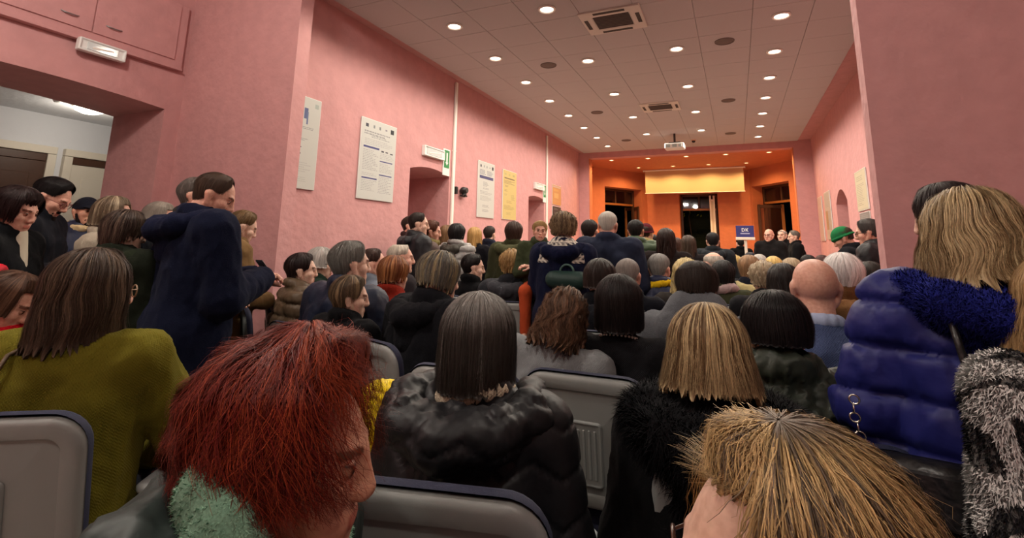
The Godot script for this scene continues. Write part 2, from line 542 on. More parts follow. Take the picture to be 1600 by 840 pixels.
# ------------------------------------------------------------------ smooth bodies: a field of tapered bones, meshed as surface nets
# a bone is [from, to, radius at from, radius at to] or with a fifth entry, a squash per axis
func nets(bones: Array, cell: float, k: float, clips := [], carve := []) -> Dictionary:
	var margin := k + 2.6 * cell
	var lo := Vector3.INF
	var hi := -Vector3.INF
	for b in bones:
		var sq: Vector3 = b[4] if b.size() > 4 else Vector3.ONE
		var r := maxf(b[2], b[3]) * maxf(sq.x, maxf(sq.y, sq.z)) + margin
		lo = lo.min((b[0] as Vector3).min(b[1]) - Vector3.ONE * r)
		hi = hi.max((b[0] as Vector3).max(b[1]) + Vector3.ONE * r)
	var nx := int((hi.x - lo.x) / cell) + 2
	var ny := int((hi.y - lo.y) / cell) + 2
	var nz := int((hi.z - lo.z) / cell) + 2
	var nxy := nx * ny
	var f := PackedFloat32Array()
	f.resize(nxy * nz)
	f.fill(9.0)
	var q := 0.25 / k
	for b in bones:
		var a: Vector3 = b[0]
		var e: Vector3 = b[1]
		var ra: float = b[2]
		var dr: float = b[3] - b[2]
		var sq: Vector3 = b[4] if b.size() > 4 else Vector3.ONE
		var inv_sq := Vector3(1.0 / sq.x, 1.0 / sq.y, 1.0 / sq.z)
		var small := minf(sq.x, minf(sq.y, sq.z))
		var rr := sq * maxf(b[2], b[3]) + Vector3.ONE * margin
		var i0 := Vector3i(((a.min(e) - rr - lo) / cell).floor())
		var i1 := Vector3i(((a.max(e) + rr - lo) / cell).ceil())
		i0 = i0.clamp(Vector3i.ZERO, Vector3i(nx - 1, ny - 1, nz - 1))
		i1 = i1.clamp(Vector3i.ZERO, Vector3i(nx - 1, ny - 1, nz - 1))
		var ba := (e - a) * inv_sq
		var l2 := ba.length_squared()
		var inv := 1.0 / l2 if l2 > 1e-9 else 0.0
		var step := cell * inv_sq.x
		for z in range(i0.z, i1.z + 1):
			for y in range(i0.y, i1.y + 1):
				var pa := (lo + Vector3(i0.x, y, z) * cell - a) * inv_sq
				var at := z * nxy + y * nx + i0.x
				for x in i1.x - i0.x + 1:
					var t := clampf(pa.dot(ba) * inv, 0.0, 1.0)
					var d := ((pa - ba * t).length() - ra - dr * t) * small
					var o := f[at]
					var g := absf(o - d)
					if g < k:
						f[at] = minf(o, d) - (k - g) * (k - g) * q
					elif d < o:
						f[at] = d
					at += 1
					pa.x += step
	for b in carve:                       # spheres cut out: [centre, radius]
		var c: Vector3 = b[0]
		var r: float = b[1]
		var i0 := Vector3i(((c - Vector3.ONE * (r + 3 * cell) - lo) / cell).floor()).clamp(Vector3i.ZERO, Vector3i(nx - 1, ny - 1, nz - 1))
		var i1 := Vector3i(((c + Vector3.ONE * (r + 3 * cell) - lo) / cell).ceil()).clamp(Vector3i.ZERO, Vector3i(nx - 1, ny - 1, nz - 1))
		for z in range(i0.z, i1.z + 1):
			for y in range(i0.y, i1.y + 1):
				for x in range(i0.x, i1.x + 1):
					var at := z * nxy + y * nx + x
					var d := r - (lo + Vector3(x, y, z) * cell - c).length()
					var o := f[at]
					var g := absf(o - d)
					var kk := 0.012
					f[at] = maxf(o, d) + (maxf(kk - g, 0.0) * maxf(kk - g, 0.0)) * 0.25 / kk
	for cl in clips:                      # half spaces cut away: [point, outward normal]
		var c: Vector3 = cl[0]
		var n: Vector3 = cl[1]
		for z in nz:
			for y in ny:
				var at := z * nxy + y * nx
				var d := n.dot(lo + Vector3(0, y, z) * cell - c)
				for x in nx:
					if d > f[at]:
						f[at] = d
					d += n.x * cell
					at += 1
	# one vertex in each cell the surface crosses
	var vert := PackedVector3Array()
	var norm := PackedVector3Array()
	var idx := PackedInt32Array()
	var id := PackedInt32Array()
	id.resize(f.size())
	id.fill(-1)
	var band := 1.8 * cell
	var off := [0, 1, nx, nx + 1, nxy, nxy + 1, nxy + nx, nxy + nx + 1]
	var o1 := 1
	var o2 := nx
	var o3 := nx + 1
	var o4 := nxy
	var o5 := nxy + 1
	var o6 := nxy + nx
	var o7 := nxy + nx + 1
	for z in nz - 1:
		for y in ny - 1:
			var at := z * nxy + y * nx - 1
			for x in nx - 1:
				at += 1
				var v0 := f[at]
				if v0 > band or v0 < -band:
					continue
				var v1 := f[at + o1]
				var v2 := f[at + o2]
				var v3 := f[at + o3]
				var v4 := f[at + o4]
				var v5 := f[at + o5]
				var v6 := f[at + o6]
				var v7 := f[at + o7]
				var s := int(v0 < 0) + int(v1 < 0) + int(v2 < 0) + int(v3 < 0) + int(v4 < 0) + int(v5 < 0) + int(v6 < 0) + int(v7 < 0)
				if s == 0 or s == 8:
					continue
				var sum := Vector3.ZERO
				var cnt := 0
				if (v0 < 0) != (v1 < 0):
					sum += Vector3(v0 / (v0 - v1), 0, 0)
					cnt += 1
				if (v2 < 0) != (v3 < 0):
					sum += Vector3(v2 / (v2 - v3), 1, 0)
					cnt += 1
				if (v4 < 0) != (v5 < 0):
					sum += Vector3(v4 / (v4 - v5), 0, 1)
					cnt += 1
				if (v6 < 0) != (v7 < 0):
					sum += Vector3(v6 / (v6 - v7), 1, 1)
					cnt += 1
				if (v0 < 0) != (v2 < 0):
					sum += Vector3(0, v0 / (v0 - v2), 0)
					cnt += 1
				if (v1 < 0) != (v3 < 0):
					sum += Vector3(1, v1 / (v1 - v3), 0)
					cnt += 1
				if (v4 < 0) != (v6 < 0):
					sum += Vector3(0, v4 / (v4 - v6), 1)
					cnt += 1
				if (v5 < 0) != (v7 < 0):
					sum += Vector3(1, v5 / (v5 - v7), 1)
					cnt += 1
				if (v0 < 0) != (v4 < 0):
					sum += Vector3(0, 0, v0 / (v0 - v4))
					cnt += 1
				if (v1 < 0) != (v5 < 0):
					sum += Vector3(1, 0, v1 / (v1 - v5))
					cnt += 1
				if (v2 < 0) != (v6 < 0):
					sum += Vector3(0, 1, v2 / (v2 - v6))
					cnt += 1
				if (v3 < 0) != (v7 < 0):
					sum += Vector3(1, 1, v3 / (v3 - v7))
					cnt += 1
				id[at] = vert.size()
				vert.append(lo + (Vector3(x, y, z) + sum / cnt) * cell)
				norm.append(Vector3(v1 + v3 + v5 + v7 - v0 - v2 - v4 - v6, v2 + v3 + v6 + v7 - v0 - v1 - v4 - v5, v4 + v5 + v6 + v7 - v0 - v1 - v2 - v3).normalized())
				var in0 := v0 < 0
				if x > 0 and y > 0 and in0 != (v4 < 0):
					add_net_quad(idx, id[at], id[at - o1], id[at - o3], id[at - o2], in0)
				if y > 0 and z > 0 and in0 != (v1 < 0):
					add_net_quad(idx, id[at], id[at - o2], id[at - o6], id[at - o4], in0)
				if x > 0 and z > 0 and in0 != (v2 < 0):
					add_net_quad(idx, id[at], id[at - o4], id[at - o5], id[at - o1], in0)
	return {"v": vert, "n": norm, "i": idx}

func add_net_quad(idx: PackedInt32Array, a: int, b: int, c: int, d: int, flip: bool) -> void:
	if a < 0 or b < 0 or c < 0 or d < 0:
		return
	if flip:
		idx.append_array([a, c, b, a, d, c])
	else:
		idx.append_array([a, b, c, a, c, d])

var fold_noise := FastNoiseLite.new()
func crease(m: Dictionary, amp: float, freq := 11.0, seed_ := 1, stretch := Vector3(1, 0.55, 1)) -> void:
	fold_noise.seed = seed_
	fold_noise.noise_type = FastNoiseLite.TYPE_SIMPLEX_SMOOTH
	fold_noise.fractal_type = FastNoiseLite.FRACTAL_RIDGED
	fold_noise.fractal_octaves = 2
	fold_noise.frequency = 1.0
	var v: PackedVector3Array = m.v
	var n: PackedVector3Array = m.n
	for i in v.size():
		v[i] += n[i] * (amp * fold_noise.get_noise_3dv(v[i] * stretch * freq))
	m.v = v
	m.n = smooth_normals(v, m.i)

func add_to(buf: Dictionary, m: Dictionary, t: Transform3D, c := Color.WHITE) -> void:
	var base: int = buf.v.size()
	var rot := t.basis.orthonormalized()
	var has: bool = m.has("c")
	var mv: PackedVector3Array = m.v
	var mn: PackedVector3Array = m.n
	for i in mv.size():
		buf.v.append(t * mv[i])
		buf.n.append(rot * mn[i])
		buf.c.append(m.c[i] if has else c)
	for i in m.i:
		buf.i.append(base + i)

func new_buf() -> Dictionary:
	return {"v": PackedVector3Array(), "n": PackedVector3Array(), "i": PackedInt32Array(), "c": PackedColorArray()}

func commit(m: Dictionary) -> ArrayMesh:
	return mesh_of(m.v, m.i, m.n, m.get("c", PackedColorArray()))

func ball(c: Vector3, r: float, seg := 10) -> Dictionary:
	var m := new_buf()
	for y in seg + 1:
		for x in seg * 2:
			var th := PI * y / seg
			var ph := TAU * x / (seg * 2)
			var n := Vector3(sin(th) * cos(ph), cos(th), sin(th) * sin(ph))
			m.v.append(c + n * r)
			m.n.append(n)
			m.c.append(Color.WHITE)
	for y in seg:
		for x in seg * 2:
			var a: int = y * seg * 2 + x
			var b: int = y * seg * 2 + (x + 1) % (seg * 2)
			m.i.append_array([a, a + seg * 2, b, b, a + seg * 2, b + seg * 2])
	return m

# ------------------------------------------------------------------ heads and hands (built once, shared by every body)
var head_cache := {}
func head_mesh(kind: String, cell: float) -> Dictionary:
	var key := kind + str(cell)
	if head_cache.has(key):
		return head_cache[key]
	var man := kind == "man"
	var child := kind == "child"
	var jaw := 1.1 if man else (0.94 if not child else 0.9)
	var nose := 1.1 if man else (1.0 if not child else 0.7)
	var bones := [
		[Vector3(0, 0.036, 0.012), Vector3(0, 0.034, 0.012), 0.084, 0.084, Vector3(0.89, 1.0, 1.13)],
		[Vector3(0, 0.012, -0.026), Vector3(0, -0.07, -0.047), 0.066, 0.04, Vector3(0.95, 1, 1)],
		[Vector3(-0.046 * jaw, -0.042, 0.0), Vector3(-0.02 * jaw, -0.088, -0.058), 0.024, 0.02],
		[Vector3(0.046 * jaw, -0.042, 0.0), Vector3(0.02 * jaw, -0.088, -0.058), 0.024, 0.02],
		[Vector3(-0.04, -0.014, -0.06), Vector3(-0.042, -0.02, -0.05), 0.022, 0.022],
		[Vector3(0.04, -0.014, -0.06), Vector3(0.042, -0.02, -0.05), 0.022, 0.022],
		[Vector3(-0.034, 0.03, -0.077), Vector3(0.034, 0.03, -0.077), 0.0125 if man else 0.0095, 0.0125 if man else 0.0095],
		[Vector3(0, 0.022, -0.089), Vector3(0, -0.02, -0.102 * (0.5 + 0.5 * nose)), 0.008, 0.0118 * nose],
		[Vector3(-0.010 * nose, -0.027, -0.097), Vector3(0.010 * nose, -0.027, -0.097), 0.009, 0.009],
		[Vector3(-0.044, -0.018, -0.046), Vector3(-0.03, -0.066, -0.054), 0.026, 0.024],
		[Vector3(0.044, -0.018, -0.046), Vector3(0.03, -0.066, -0.054), 0.026, 0.024],
		[Vector3(-0.017, -0.056, -0.08), Vector3(0.017, -0.056, -0.08), 0.0075, 0.0075],
		[Vector3(-0.013, -0.065, -0.079), Vector3(0.013, -0.065, -0.079), 0.0075, 0.0075],
		[Vector3(0, -0.094, -0.07 * (0.5 + 0.5 * jaw)), Vector3(0, -0.09, -0.066), 0.018 * jaw, 0.018],
		[Vector3(-0.080, 0.012, 0.018), Vector3(-0.076, -0.026, 0.006), 0.021, 0.014, Vector3(0.5, 1, 1)],
		[Vector3(0.080, 0.012, 0.018), Vector3(0.076, -0.026, 0.006), 0.021, 0.014, Vector3(0.5, 1, 1)],
		[Vector3(0, -0.05, 0.022), Vector3(0, -0.15, 0.034), 0.05 * (1.1 if man else 0.9), 0.052 * (1.12 if man else 0.9)]]
	var m := nets(bones, cell, 0.014, [], [[Vector3(-0.031, 0.011, -0.094), 0.013], [Vector3(0.031, 0.011, -0.094), 0.013]])
	var c := PackedColorArray()
	var v: PackedVector3Array = m.v
	for p in v:
		var col := Color.WHITE
		if p.z < -0.07 and absf(p.x) < 0.022 and p.y < -0.050 and p.y > -0.071:
			col = Color(0.72, 0.42, 0.42)
		elif p.z < -0.06 and absf(absf(p.x) - 0.031) < 0.019 and absf(p.y - 0.034 + absf(absf(p.x) - 0.036) * 0.25) < 0.0055:
			col = Color(0.25, 0.19, 0.16)
		c.append(col)
	m.c = c
	var buf := new_buf()
	add_to(buf, m, Transform3D.IDENTITY)
	for s in [-1.0, 1.0]:
		var e := ball(Vector3(0.031 * s, 0.011, -0.0765), 0.0122, 9)
		for i in e.v.size():
			var n: Vector3 = e.n[i]
			var a := n.angle_to(Vector3(0, -0.15, -1).normalized())
			e.c[i] = Color(0.02, 0.015, 0.012) if a < 0.34 else (Color(0.16, 0.09, 0.05) if a < 0.62 else Color(0.75, 0.72, 0.68))
			if n.y > 0.58 or n.y < -0.66:
				e.c[i] = Color(0.9, 0.82, 0.78)
				e.v[i] += n * 0.0014
			elif n.y > 0.40:
				e.c[i] = Color(0.06, 0.045, 0.04)
				e.v[i] += n * 0.0012
		add_to(buf, e, Transform3D.IDENTITY)
	head_cache[key] = buf
	return buf

# a right hand: wrist at the origin, fingers along -y, palm facing -z, thumb towards -x; curl bends the fingers towards the palm
func hand_mesh(curl: float, cell := 0.0055) -> Dictionary:
	var key := "hand%.2f_%.4f" % [curl, cell]
	if head_cache.has(key):
		return head_cache[key]
	var bones := [
		[Vector3(0, 0.03, 0), Vector3(0, -0.02, 0), 0.027, 0.026, Vector3(1, 1, 0.8)],
		[Vector3(-0.018, -0.03, 0), Vector3(-0.022, -0.085, 0), 0.016, 0.0135],
		[Vector3(0.0, -0.03, 0), Vector3(0.0, -0.09, 0), 0.017, 0.0135],
		[Vector3(0.018, -0.03, 0), Vector3(0.022, -0.078, 0), 0.016, 0.0125]]
	var lens := [0.072, 0.08, 0.074, 0.058]
	for k in 4:
		var p := Vector3(-0.029 + 0.0195 * k, -0.088 + [0.003, 0.0, 0.003, 0.012][k], 0)
		var ang := 0.12 + curl * 0.5
		var r := 0.0092 - 0.0006 * absf(k - 1)
		for j in 3:
			var ln: float = lens[k] * [0.45, 0.31, 0.24][j]
			var e := p + Vector3((k - 1.5) * 0.02 * ln / 0.03 * 0.1, -cos(ang), -sin(ang)) * ln
			bones.append([p, e, r, r * 0.92])
			p = e
			r *= 0.92
			ang += curl * [0.75, 0.6, 0.4][j] + 0.1
	var tp := Vector3(-0.024, -0.03, -0.006)
	for seg in [[Vector3(-0.028, -0.03, -0.012), 0.0125], [Vector3(-0.012, -0.028, -0.014), 0.0105], [Vector3(-0.002, -0.024, -0.010), 0.0095]]:
		bones.append([tp, tp + seg[0], seg[1] * 1.05, seg[1]])
		tp += seg[0]
	var m := nets(bones, cell, 0.008)
	head_cache[key] = m
	return m

# ------------------------------------------------------------------ hair
# Hair grows from the crown in columns round the head: azimuth 0 is the back, +-PI the forehead.
# style: theta_back/side/front (degrees where it leaves the skull), len_back/side/front (hanging length),
# vol (thickness on the skull), flare, clump (ridge height), wave, curl, part, strands, width, fuzz
const SKULL := Vector3(0.079, 0.088, 0.1)
const SKULL_AT := Vector3(0, 0.036, 0.012)
var hair_noise := FastNoiseLite.new()
var hair_cache := {}

func hair_style(called: String) -> Dictionary:
	var base := {"tb": 128.0, "ts": 98.0, "tf": 50.0, "lb": 0.0, "ls": 0.0, "lf": 0.0, "vol": 0.014, "flare": 0.0, "clump": 0.004, "wave": 0.0, "curl": 0.0, "face": 0.82, "strands": 260, "width": 0.0024, "fuzz": 0.006, "ragged": 0.02, "tuck": 0.0, "seg": 8, "lean": 0.0, "taper": 0.0, "soft": 0.12, "puff": 0.0, "drift": 0.12, "wig": 0.0, "curl_freq": 38.0}
	var d := {
		"bob": {"tb": 94.0, "ts": 92.0, "lb": 0.11, "ls": 0.11, "tf": 54.0, "vol": 0.018, "flare": 0.03, "ragged": 0.006},
		"long": {"tb": 94.0, "ts": 92.0, "lb": 0.24, "ls": 0.2, "vol": 0.017, "flare": 0.04, "ragged": 0.03, "wave": 0.006},
		"very_long": {"tb": 94.0, "ts": 92.0, "lb": 0.36, "ls": 0.3, "vol": 0.018, "flare": 0.06, "ragged": 0.05, "wave": 0.006},
		"wavy": {"tb": 94.0, "ts": 90.0, "lb": 0.15, "ls": 0.13, "vol": 0.024, "flare": 0.15, "ragged": 0.04, "wave": 0.016, "clump": 0.007, "curl": 0.006, "fuzz": 0.012},
		"layered": {"tb": 98.0, "ts": 92.0, "lb": 0.085, "ls": 0.07, "vol": 0.022, "flare": -0.1, "ragged": 0.03, "clump": 0.005, "fuzz": 0.01, "taper": 0.5},
		"curly": {"tb": 100.0, "ts": 96.0, "lb": 0.05, "ls": 0.02, "vol": 0.028, "curl": 0.008, "clump": 0.004, "fuzz": 0.014, "tf": 54.0, "taper": 0.7, "flare": -0.15, "face": 0.98, "soft": 0.4},
		"short": {"tb": 96.0, "ts": 86.0, "tf": 42.0, "lb": 0.07, "ls": 0.022, "vol": 0.011, "clump": 0.003, "fuzz": 0.005, "taper": 1.25, "flare": -0.33, "ragged": 0.012, "strands": 500, "face": 1.08, "soft": 0.75},
		"crop": {"tb": 96.0, "ts": 86.0, "tf": 40.0, "lb": 0.065, "ls": 0.02, "vol": 0.003, "clump": 0.001, "fuzz": 0.002, "strands": 700, "width": 0.0016, "taper": 2.2, "flare": -0.33, "ragged": 0.012, "face": 1.08, "soft": 0.75},
		"ring": {"tb": 96.0, "ts": 86.0, "tf": 34.0, "lb": 0.06, "ls": 0.02, "vol": 0.004, "clump": 0.0015, "fuzz": 0.003, "bald": 58.0, "taper": 2.0, "flare": -0.33, "ragged": 0.012, "face": 1.08, "soft": 0.75},
		"pixie": {"tb": 97.0, "ts": 90.0, "tf": 56.0, "lb": 0.065, "ls": 0.03, "vol": 0.019, "clump": 0.005, "fuzz": 0.009, "ragged": 0.02, "taper": 1.0, "flare": -0.22, "strands": 360, "face": 0.98, "soft": 0.5},
	}
	base.merge(d[called], true)
	return base

func hair_column(st: Dictionary, phi: float) -> Array:
	# [angle where the column leaves the skull, hanging length]
	var a := PI - absf(phi)                          # 0 at the forehead
	var e := smoothstep(st.face - st.soft, st.face + 0.1, a)
	var side := smoothstep(1.2, 2.3, a)              # 0 at the temples, 1 at the back
	var th := lerpf(st.tf, lerpf(st.ts, st.tb, side), e)
	var ln: float = lerpf(st.ls, st.lb, side) if a > st.face else st.lf
	return [deg_to_rad(th), ln]

func hair_point(st: Dictionary, phi: float, s: float, col: Array, lift: float) -> Vector3:
	var th_end: float = col[0]
	var arc := th_end * 0.098
	var total: float = arc + col[1]
	var d := s * total
	var v: float = st.vol
	var r := SKULL + Vector3.ONE * v
	var sp := sin(phi)
	var cp := cos(phi)
	var p: Vector3
	var out: Vector3
	if d <= arc:
		var th := maxf(d / 0.098, 0.02)
		if st.has("bald"):
			th = lerpf(deg_to_rad(st.bald), th_end, d / arc)
		out = Vector3(sin(th) * sp, cos(th), sin(th) * cp)
		var thin := 1.0
		if col[1] <= 0.0:
			thin = 1.0 - (0.55 if st.taper <= 0.0 else 1.0 + 0.004 / v) * smoothstep(0.62, 1.0, s)
		p = SKULL_AT + out * (SKULL + Vector3.ONE * v * thin)
	else:
		var h := d - arc
		out = Vector3(sin(th_end) * sp, cos(th_end), sin(th_end) * cp)
		p = SKULL_AT + out * r
		var flat := Vector3(sp, 0, cp)
		p += flat * (st.flare * h - st.tuck * h * h)
		p.y -= h
		out = flat
	if st.taper > 0.0 and col[1] > 0.0:
		lift -= st.taper * v * smoothstep(0.55, 1.0, s)
	if st.curl > 0.0:
		var q: Vector3 = p * st.curl_freq
		p += out * st.curl * hair_noise.get_noise_3dv(q) * 2.0
		lift += st.curl * 0.5 * hair_noise.get_noise_3dv(q * 2.3)
	if st.wave > 0.0:
		var w: float = st.wave * sin(d * 42.0 + phi * 3.0)
		p += Vector3(cp, 0, -sp) * w * smoothstep(0.08, 0.2, d)
	var ridge := hair_noise.get_noise_2d(phi * 24.0, d * 9.0) + 0.6 * hair_noise.get_noise_2d(phi * 60.0 + 40.0, d * 14.0)
	p += out * (lift + st.clump * ridge * smoothstep(0.0, 0.04, d))
	if st.lean != 0.0:
		p.x += st.lean * d * d
	return p

func hair_mesh(style: String, over := {}, seed_ := 3, near := false) -> ArrayMesh:
	var key := style + str(over) + str(seed_) + str(near)
	if hair_cache.has(key):
		return hair_cache[key]
	hair_noise.seed = seed_
	hair_noise.noise_type = FastNoiseLite.TYPE_SIMPLEX_SMOOTH
	hair_noise.fractal_type = FastNoiseLite.FRACTAL_NONE
	hair_noise.frequency = 1.0
	var st := hair_style(style)
	st.merge(over, true)
	var r := RandomNumberGenerator.new()
	r.seed = seed_ * 17 + 5
	var v := PackedVector3Array()
	var c := PackedColorArray()
	var idx := PackedInt32Array()
	# closed shell
	var nu := 128 if near else 72
	var nv := 40 if near else 18
	var a_face: float = PI - st.face
	var patches := [[-a_face, a_face, nu], [a_face, TAU - a_face, int(nu * 0.45)]] if st.ls > 0.0 or st.lb > 0.0 else [[-PI, PI, nu]]
	for pt in patches:
		var n_u: int = pt[2]
		var base := v.size()
		for j in 2:
			for u in n_u + 1:
				var phi: float = lerpf(pt[0], pt[1], float(u) / n_u)
				var ph := wrapf(phi, -PI, PI)
				var col := hair_column(st, ph)
				if patches.size() > 1 and pt[0] < 0:
					col = [deg_to_rad(lerpf(st.ts, st.tb, smoothstep(1.2, 2.3, PI - absf(ph)))), lerpf(st.ls, st.lb, smoothstep(1.2, 2.3, PI - absf(ph)))]
				col[1] = maxf(0.0, col[1] + st.ragged * hair_noise.get_noise_1d(ph * 9.0)) if col[1] > 0 else 0.0
				col[0] += st.ragged * 2.0 * hair_noise.get_noise_1d(ph * 7.0 + 50.0) if col[1] == 0 else 0.0
				for s in nv + 1:
					var ss := float(s) / nv
					v.append(hair_point(st, ph, ss, col, -0.012 * minf(1.0, ss * 6.0) if j == 1 else 0.0))
					var tone := 0.78 + 0.3 * hair_noise.get_noise_2d(ph * 40.0, ss * 2.0) + 0.16 * hair_noise.get_noise_2d(ph * 110.0, ss * 3.0)
					c.append(hair_tone(st, tone, ph, ss))
		var w := nv + 1
		for j in 2:
			for u in n_u:
				for s in nv:
					var a: int = base + j * (n_u + 1) * w + u * w + s
					var q := [a, a + w, a + 1, a + w, a + w + 1, a + 1]
					if j == 1:
						q = [a, a + 1, a + w, a + w, a + 1, a + w + 1]
					idx.append_array(q)
		var k2 := (n_u + 1) * w
		for u in n_u:
			var a: int = base + u * w + nv
			idx.append_array([a, a + k2, a + w, a + w, a + k2, a + w + k2])
	var n := smooth_normals(v, idx)
	# loose strands on and just above the shell
	var count: int = st.strands * (1 if not near else int(st.get("near_strands", 12)))
	var seg: int = st.seg if not near else 12
	for k in count:
		var phi := r.randf_range(-PI, PI)
		var col := hair_column(st, phi)
		if r.randf() < 0.25 and (col[1] == 0.0 or PI - absf(phi) < st.face):
			phi = r.randf_range(-a_face, a_face)
			col = hair_column(st, phi)
		if PI - absf(phi) < st.face + 0.1 and PI - absf(phi) > st.face - 0.1 and r.randf() < 0.5:
			continue
		col = [col[0], maxf(0.0, col[1] * r.randf_range(0.82, 1.04))]
		var s0 := r.randf_range(0.0, 0.55)
		var s1 := minf(1.0, s0 + r.randf_range(0.3, 0.8))
		if r.randf() < 0.6:
			s1 = r.randf_range(0.92, 1.02)
		var lift0: float = r.randf_range(-0.001, 0.003) + st.puff * r.randf()
		var fly: float = st.fuzz * pow(r.randf(), 3.0)
		var wid: float = st.width * r.randf_range(0.5, 1.3) * (0.62 if near else 1.0)
		var drift: float = r.randf_range(-1.0, 1.0) * st.drift * (1.0 + st.curl * 60.0 + st.wave * 20.0)
		var tone := 0.82 + 0.3 * hair_noise.get_noise_2d(phi * 40.0, 0.5) + r.randf_range(-0.16, 0.22)
		var prev := Vector3.ZERO
		var b := v.size()
		for s in seg + 1:
			var t := float(s) / seg
			var ss := lerpf(s0, s1, t)
			var ph: float = phi + drift * t * t
			var p := hair_point(st, ph, ss, col, lift0 + fly * t * t + 0.0015 * sin(t * PI))
			var across := Vector3(cos(ph), 0, -sin(ph))
			if st.wig > 0.0:
				p += (across * sin(t * 13.0 + phi * 40.0) + Vector3(0, 0.7, 0) * cos(t * 13.0 + phi * 40.0)) * st.wig * t
			var ww := wid * (1.0 - 0.75 * t * t)
			v.append(p - across * ww * 0.5)
			v.append(p + across * ww * 0.5)
			var out := (p - SKULL_AT) * Vector3(1, 0.35 if ss > 0.5 else 1.0, 1)
			n.append((out.normalized() - across * 0.5).normalized())
			n.append((out.normalized() + across * 0.5).normalized())
			var tc := hair_tone(st, tone, phi, ss)
			c.append(tc)
			c.append(tc)
			if s > 0:
				var q := b + s * 2
				idx.append_array([q - 2, q - 1, q, q - 1, q + 1, q])
	var m := mesh_of(v, idx, n, c)
	hair_cache[key] = m
	return m

# dyed streaks and grown-out roots are part of the hair; everything else is a small change of tone from strand to strand
func hair_tone(st: Dictionary, tone: float, phi: float, s: float) -> Color:
	tone = clampf(tone, 0.3, 1.5)
	if st.has("streak"):
		var w := smoothstep(st.get("streak_from", 0.05), st.get("streak_from", 0.05) + 0.3, hair_noise.get_noise_1d(phi * st.get("streak_freq", 9.0) + 17.0))
		var root: float = st.get("root", 0.0)
		if root > 0.0:
			w *= smoothstep(root * 0.5, root * 1.5, s + 0.06 * hair_noise.get_noise_1d(phi * 31.0))
		var c: Color = (st.base as Color).lerp(st.streak, w)
		return Color(c.r * tone, c.g * tone, c.b * tone)
	return Color(tone, tone, tone)

func hair_mat(c: Color) -> StandardMaterial3D:
	return mat("hair" + c.to_html(), c, 0.48, {"vcol": true, "spec": 0.35})

# short fur standing on a mesh: count tufts of length len, leaning along comb
func fur_mesh(m: Dictionary, count: int, len_: float, width: float, comb: Vector3, seed_: int, pattern := "") -> ArrayMesh:
	var r := RandomNumberGenerator.new()
	r.seed = seed_
	var v := PackedVector3Array()
	var n := PackedVector3Array()
	var c := PackedColorArray()
	var idx := PackedInt32Array()
	var mv: PackedVector3Array = m.v
	var mn: PackedVector3Array = m.n
	var tris: int = m.i.size() / 3
	for k in count:
		var t := (r.randi() % tris) * 3
		var u := r.randf()
		var w := r.randf() * (1.0 - u)
		var a: int = m.i[t]
		var b: int = m.i[t + 1]
		var d: int = m.i[t + 2]
		var p := mv[a] * (1.0 - u - w) + mv[b] * u + mv[d] * w
		var nn := mn[a]
		var dir := (nn + comb + Vector3(r.randf_range(-0.7, 0.7), r.randf_range(-0.7, 0.7), r.randf_range(-0.7, 0.7))).normalized()
		var side := dir.cross(nn + Vector3(0.01, 0.3, 0.02)).normalized().rotated(dir, r.randf() * 1.5)
		var l := len_ * r.randf_range(0.5, 1.3)
		var q := v.size()
		var bend := (comb * 0.4 + Vector3(0, -0.15, 0)) * l
		v.append_array([p - side * width, p + side * width, p + dir * l * 0.55 - side * width * 0.6 + bend * 0.3, p + dir * l * 0.55 + side * width * 0.6 + bend * 0.3, p + dir * l + bend])
		var col := fur_color(pattern, p)
		var g := r.randf_range(0.65, 1.2)
		col = Color(col.r * g, col.g * g, col.b * g)
		for j in 5:
			n.append(nn)
			c.append(col)
		if (v[q + 1] - v[q]).cross(v[q + 2] - v[q]).dot(nn) > 0.0:
			idx.append_array([q, q + 2, q + 1, q + 1, q + 2, q + 3, q + 2, q + 4, q + 3])
		else:
			idx.append_array([q, q + 1, q + 2, q + 1, q + 3, q + 2, q + 2, q + 3, q + 4])
	return mesh_of(v, idx, n, c)

func fur_color(pattern: String, p: Vector3) -> Color:
	if pattern == "zebra":
		var w := hair_noise.get_noise_2d(p.x * 3.0 + p.z * 2.0, p.y * 3.0) * 1.2 + 0.8 * sin(p.y * 34.0 + 5.0 * hair_noise.get_noise_3dv(p * 5.0))
		return Color(0.015, 0.015, 0.017) if w > 0.05 else Color(0.72, 0.71, 0.69)
	return Color.WHITE

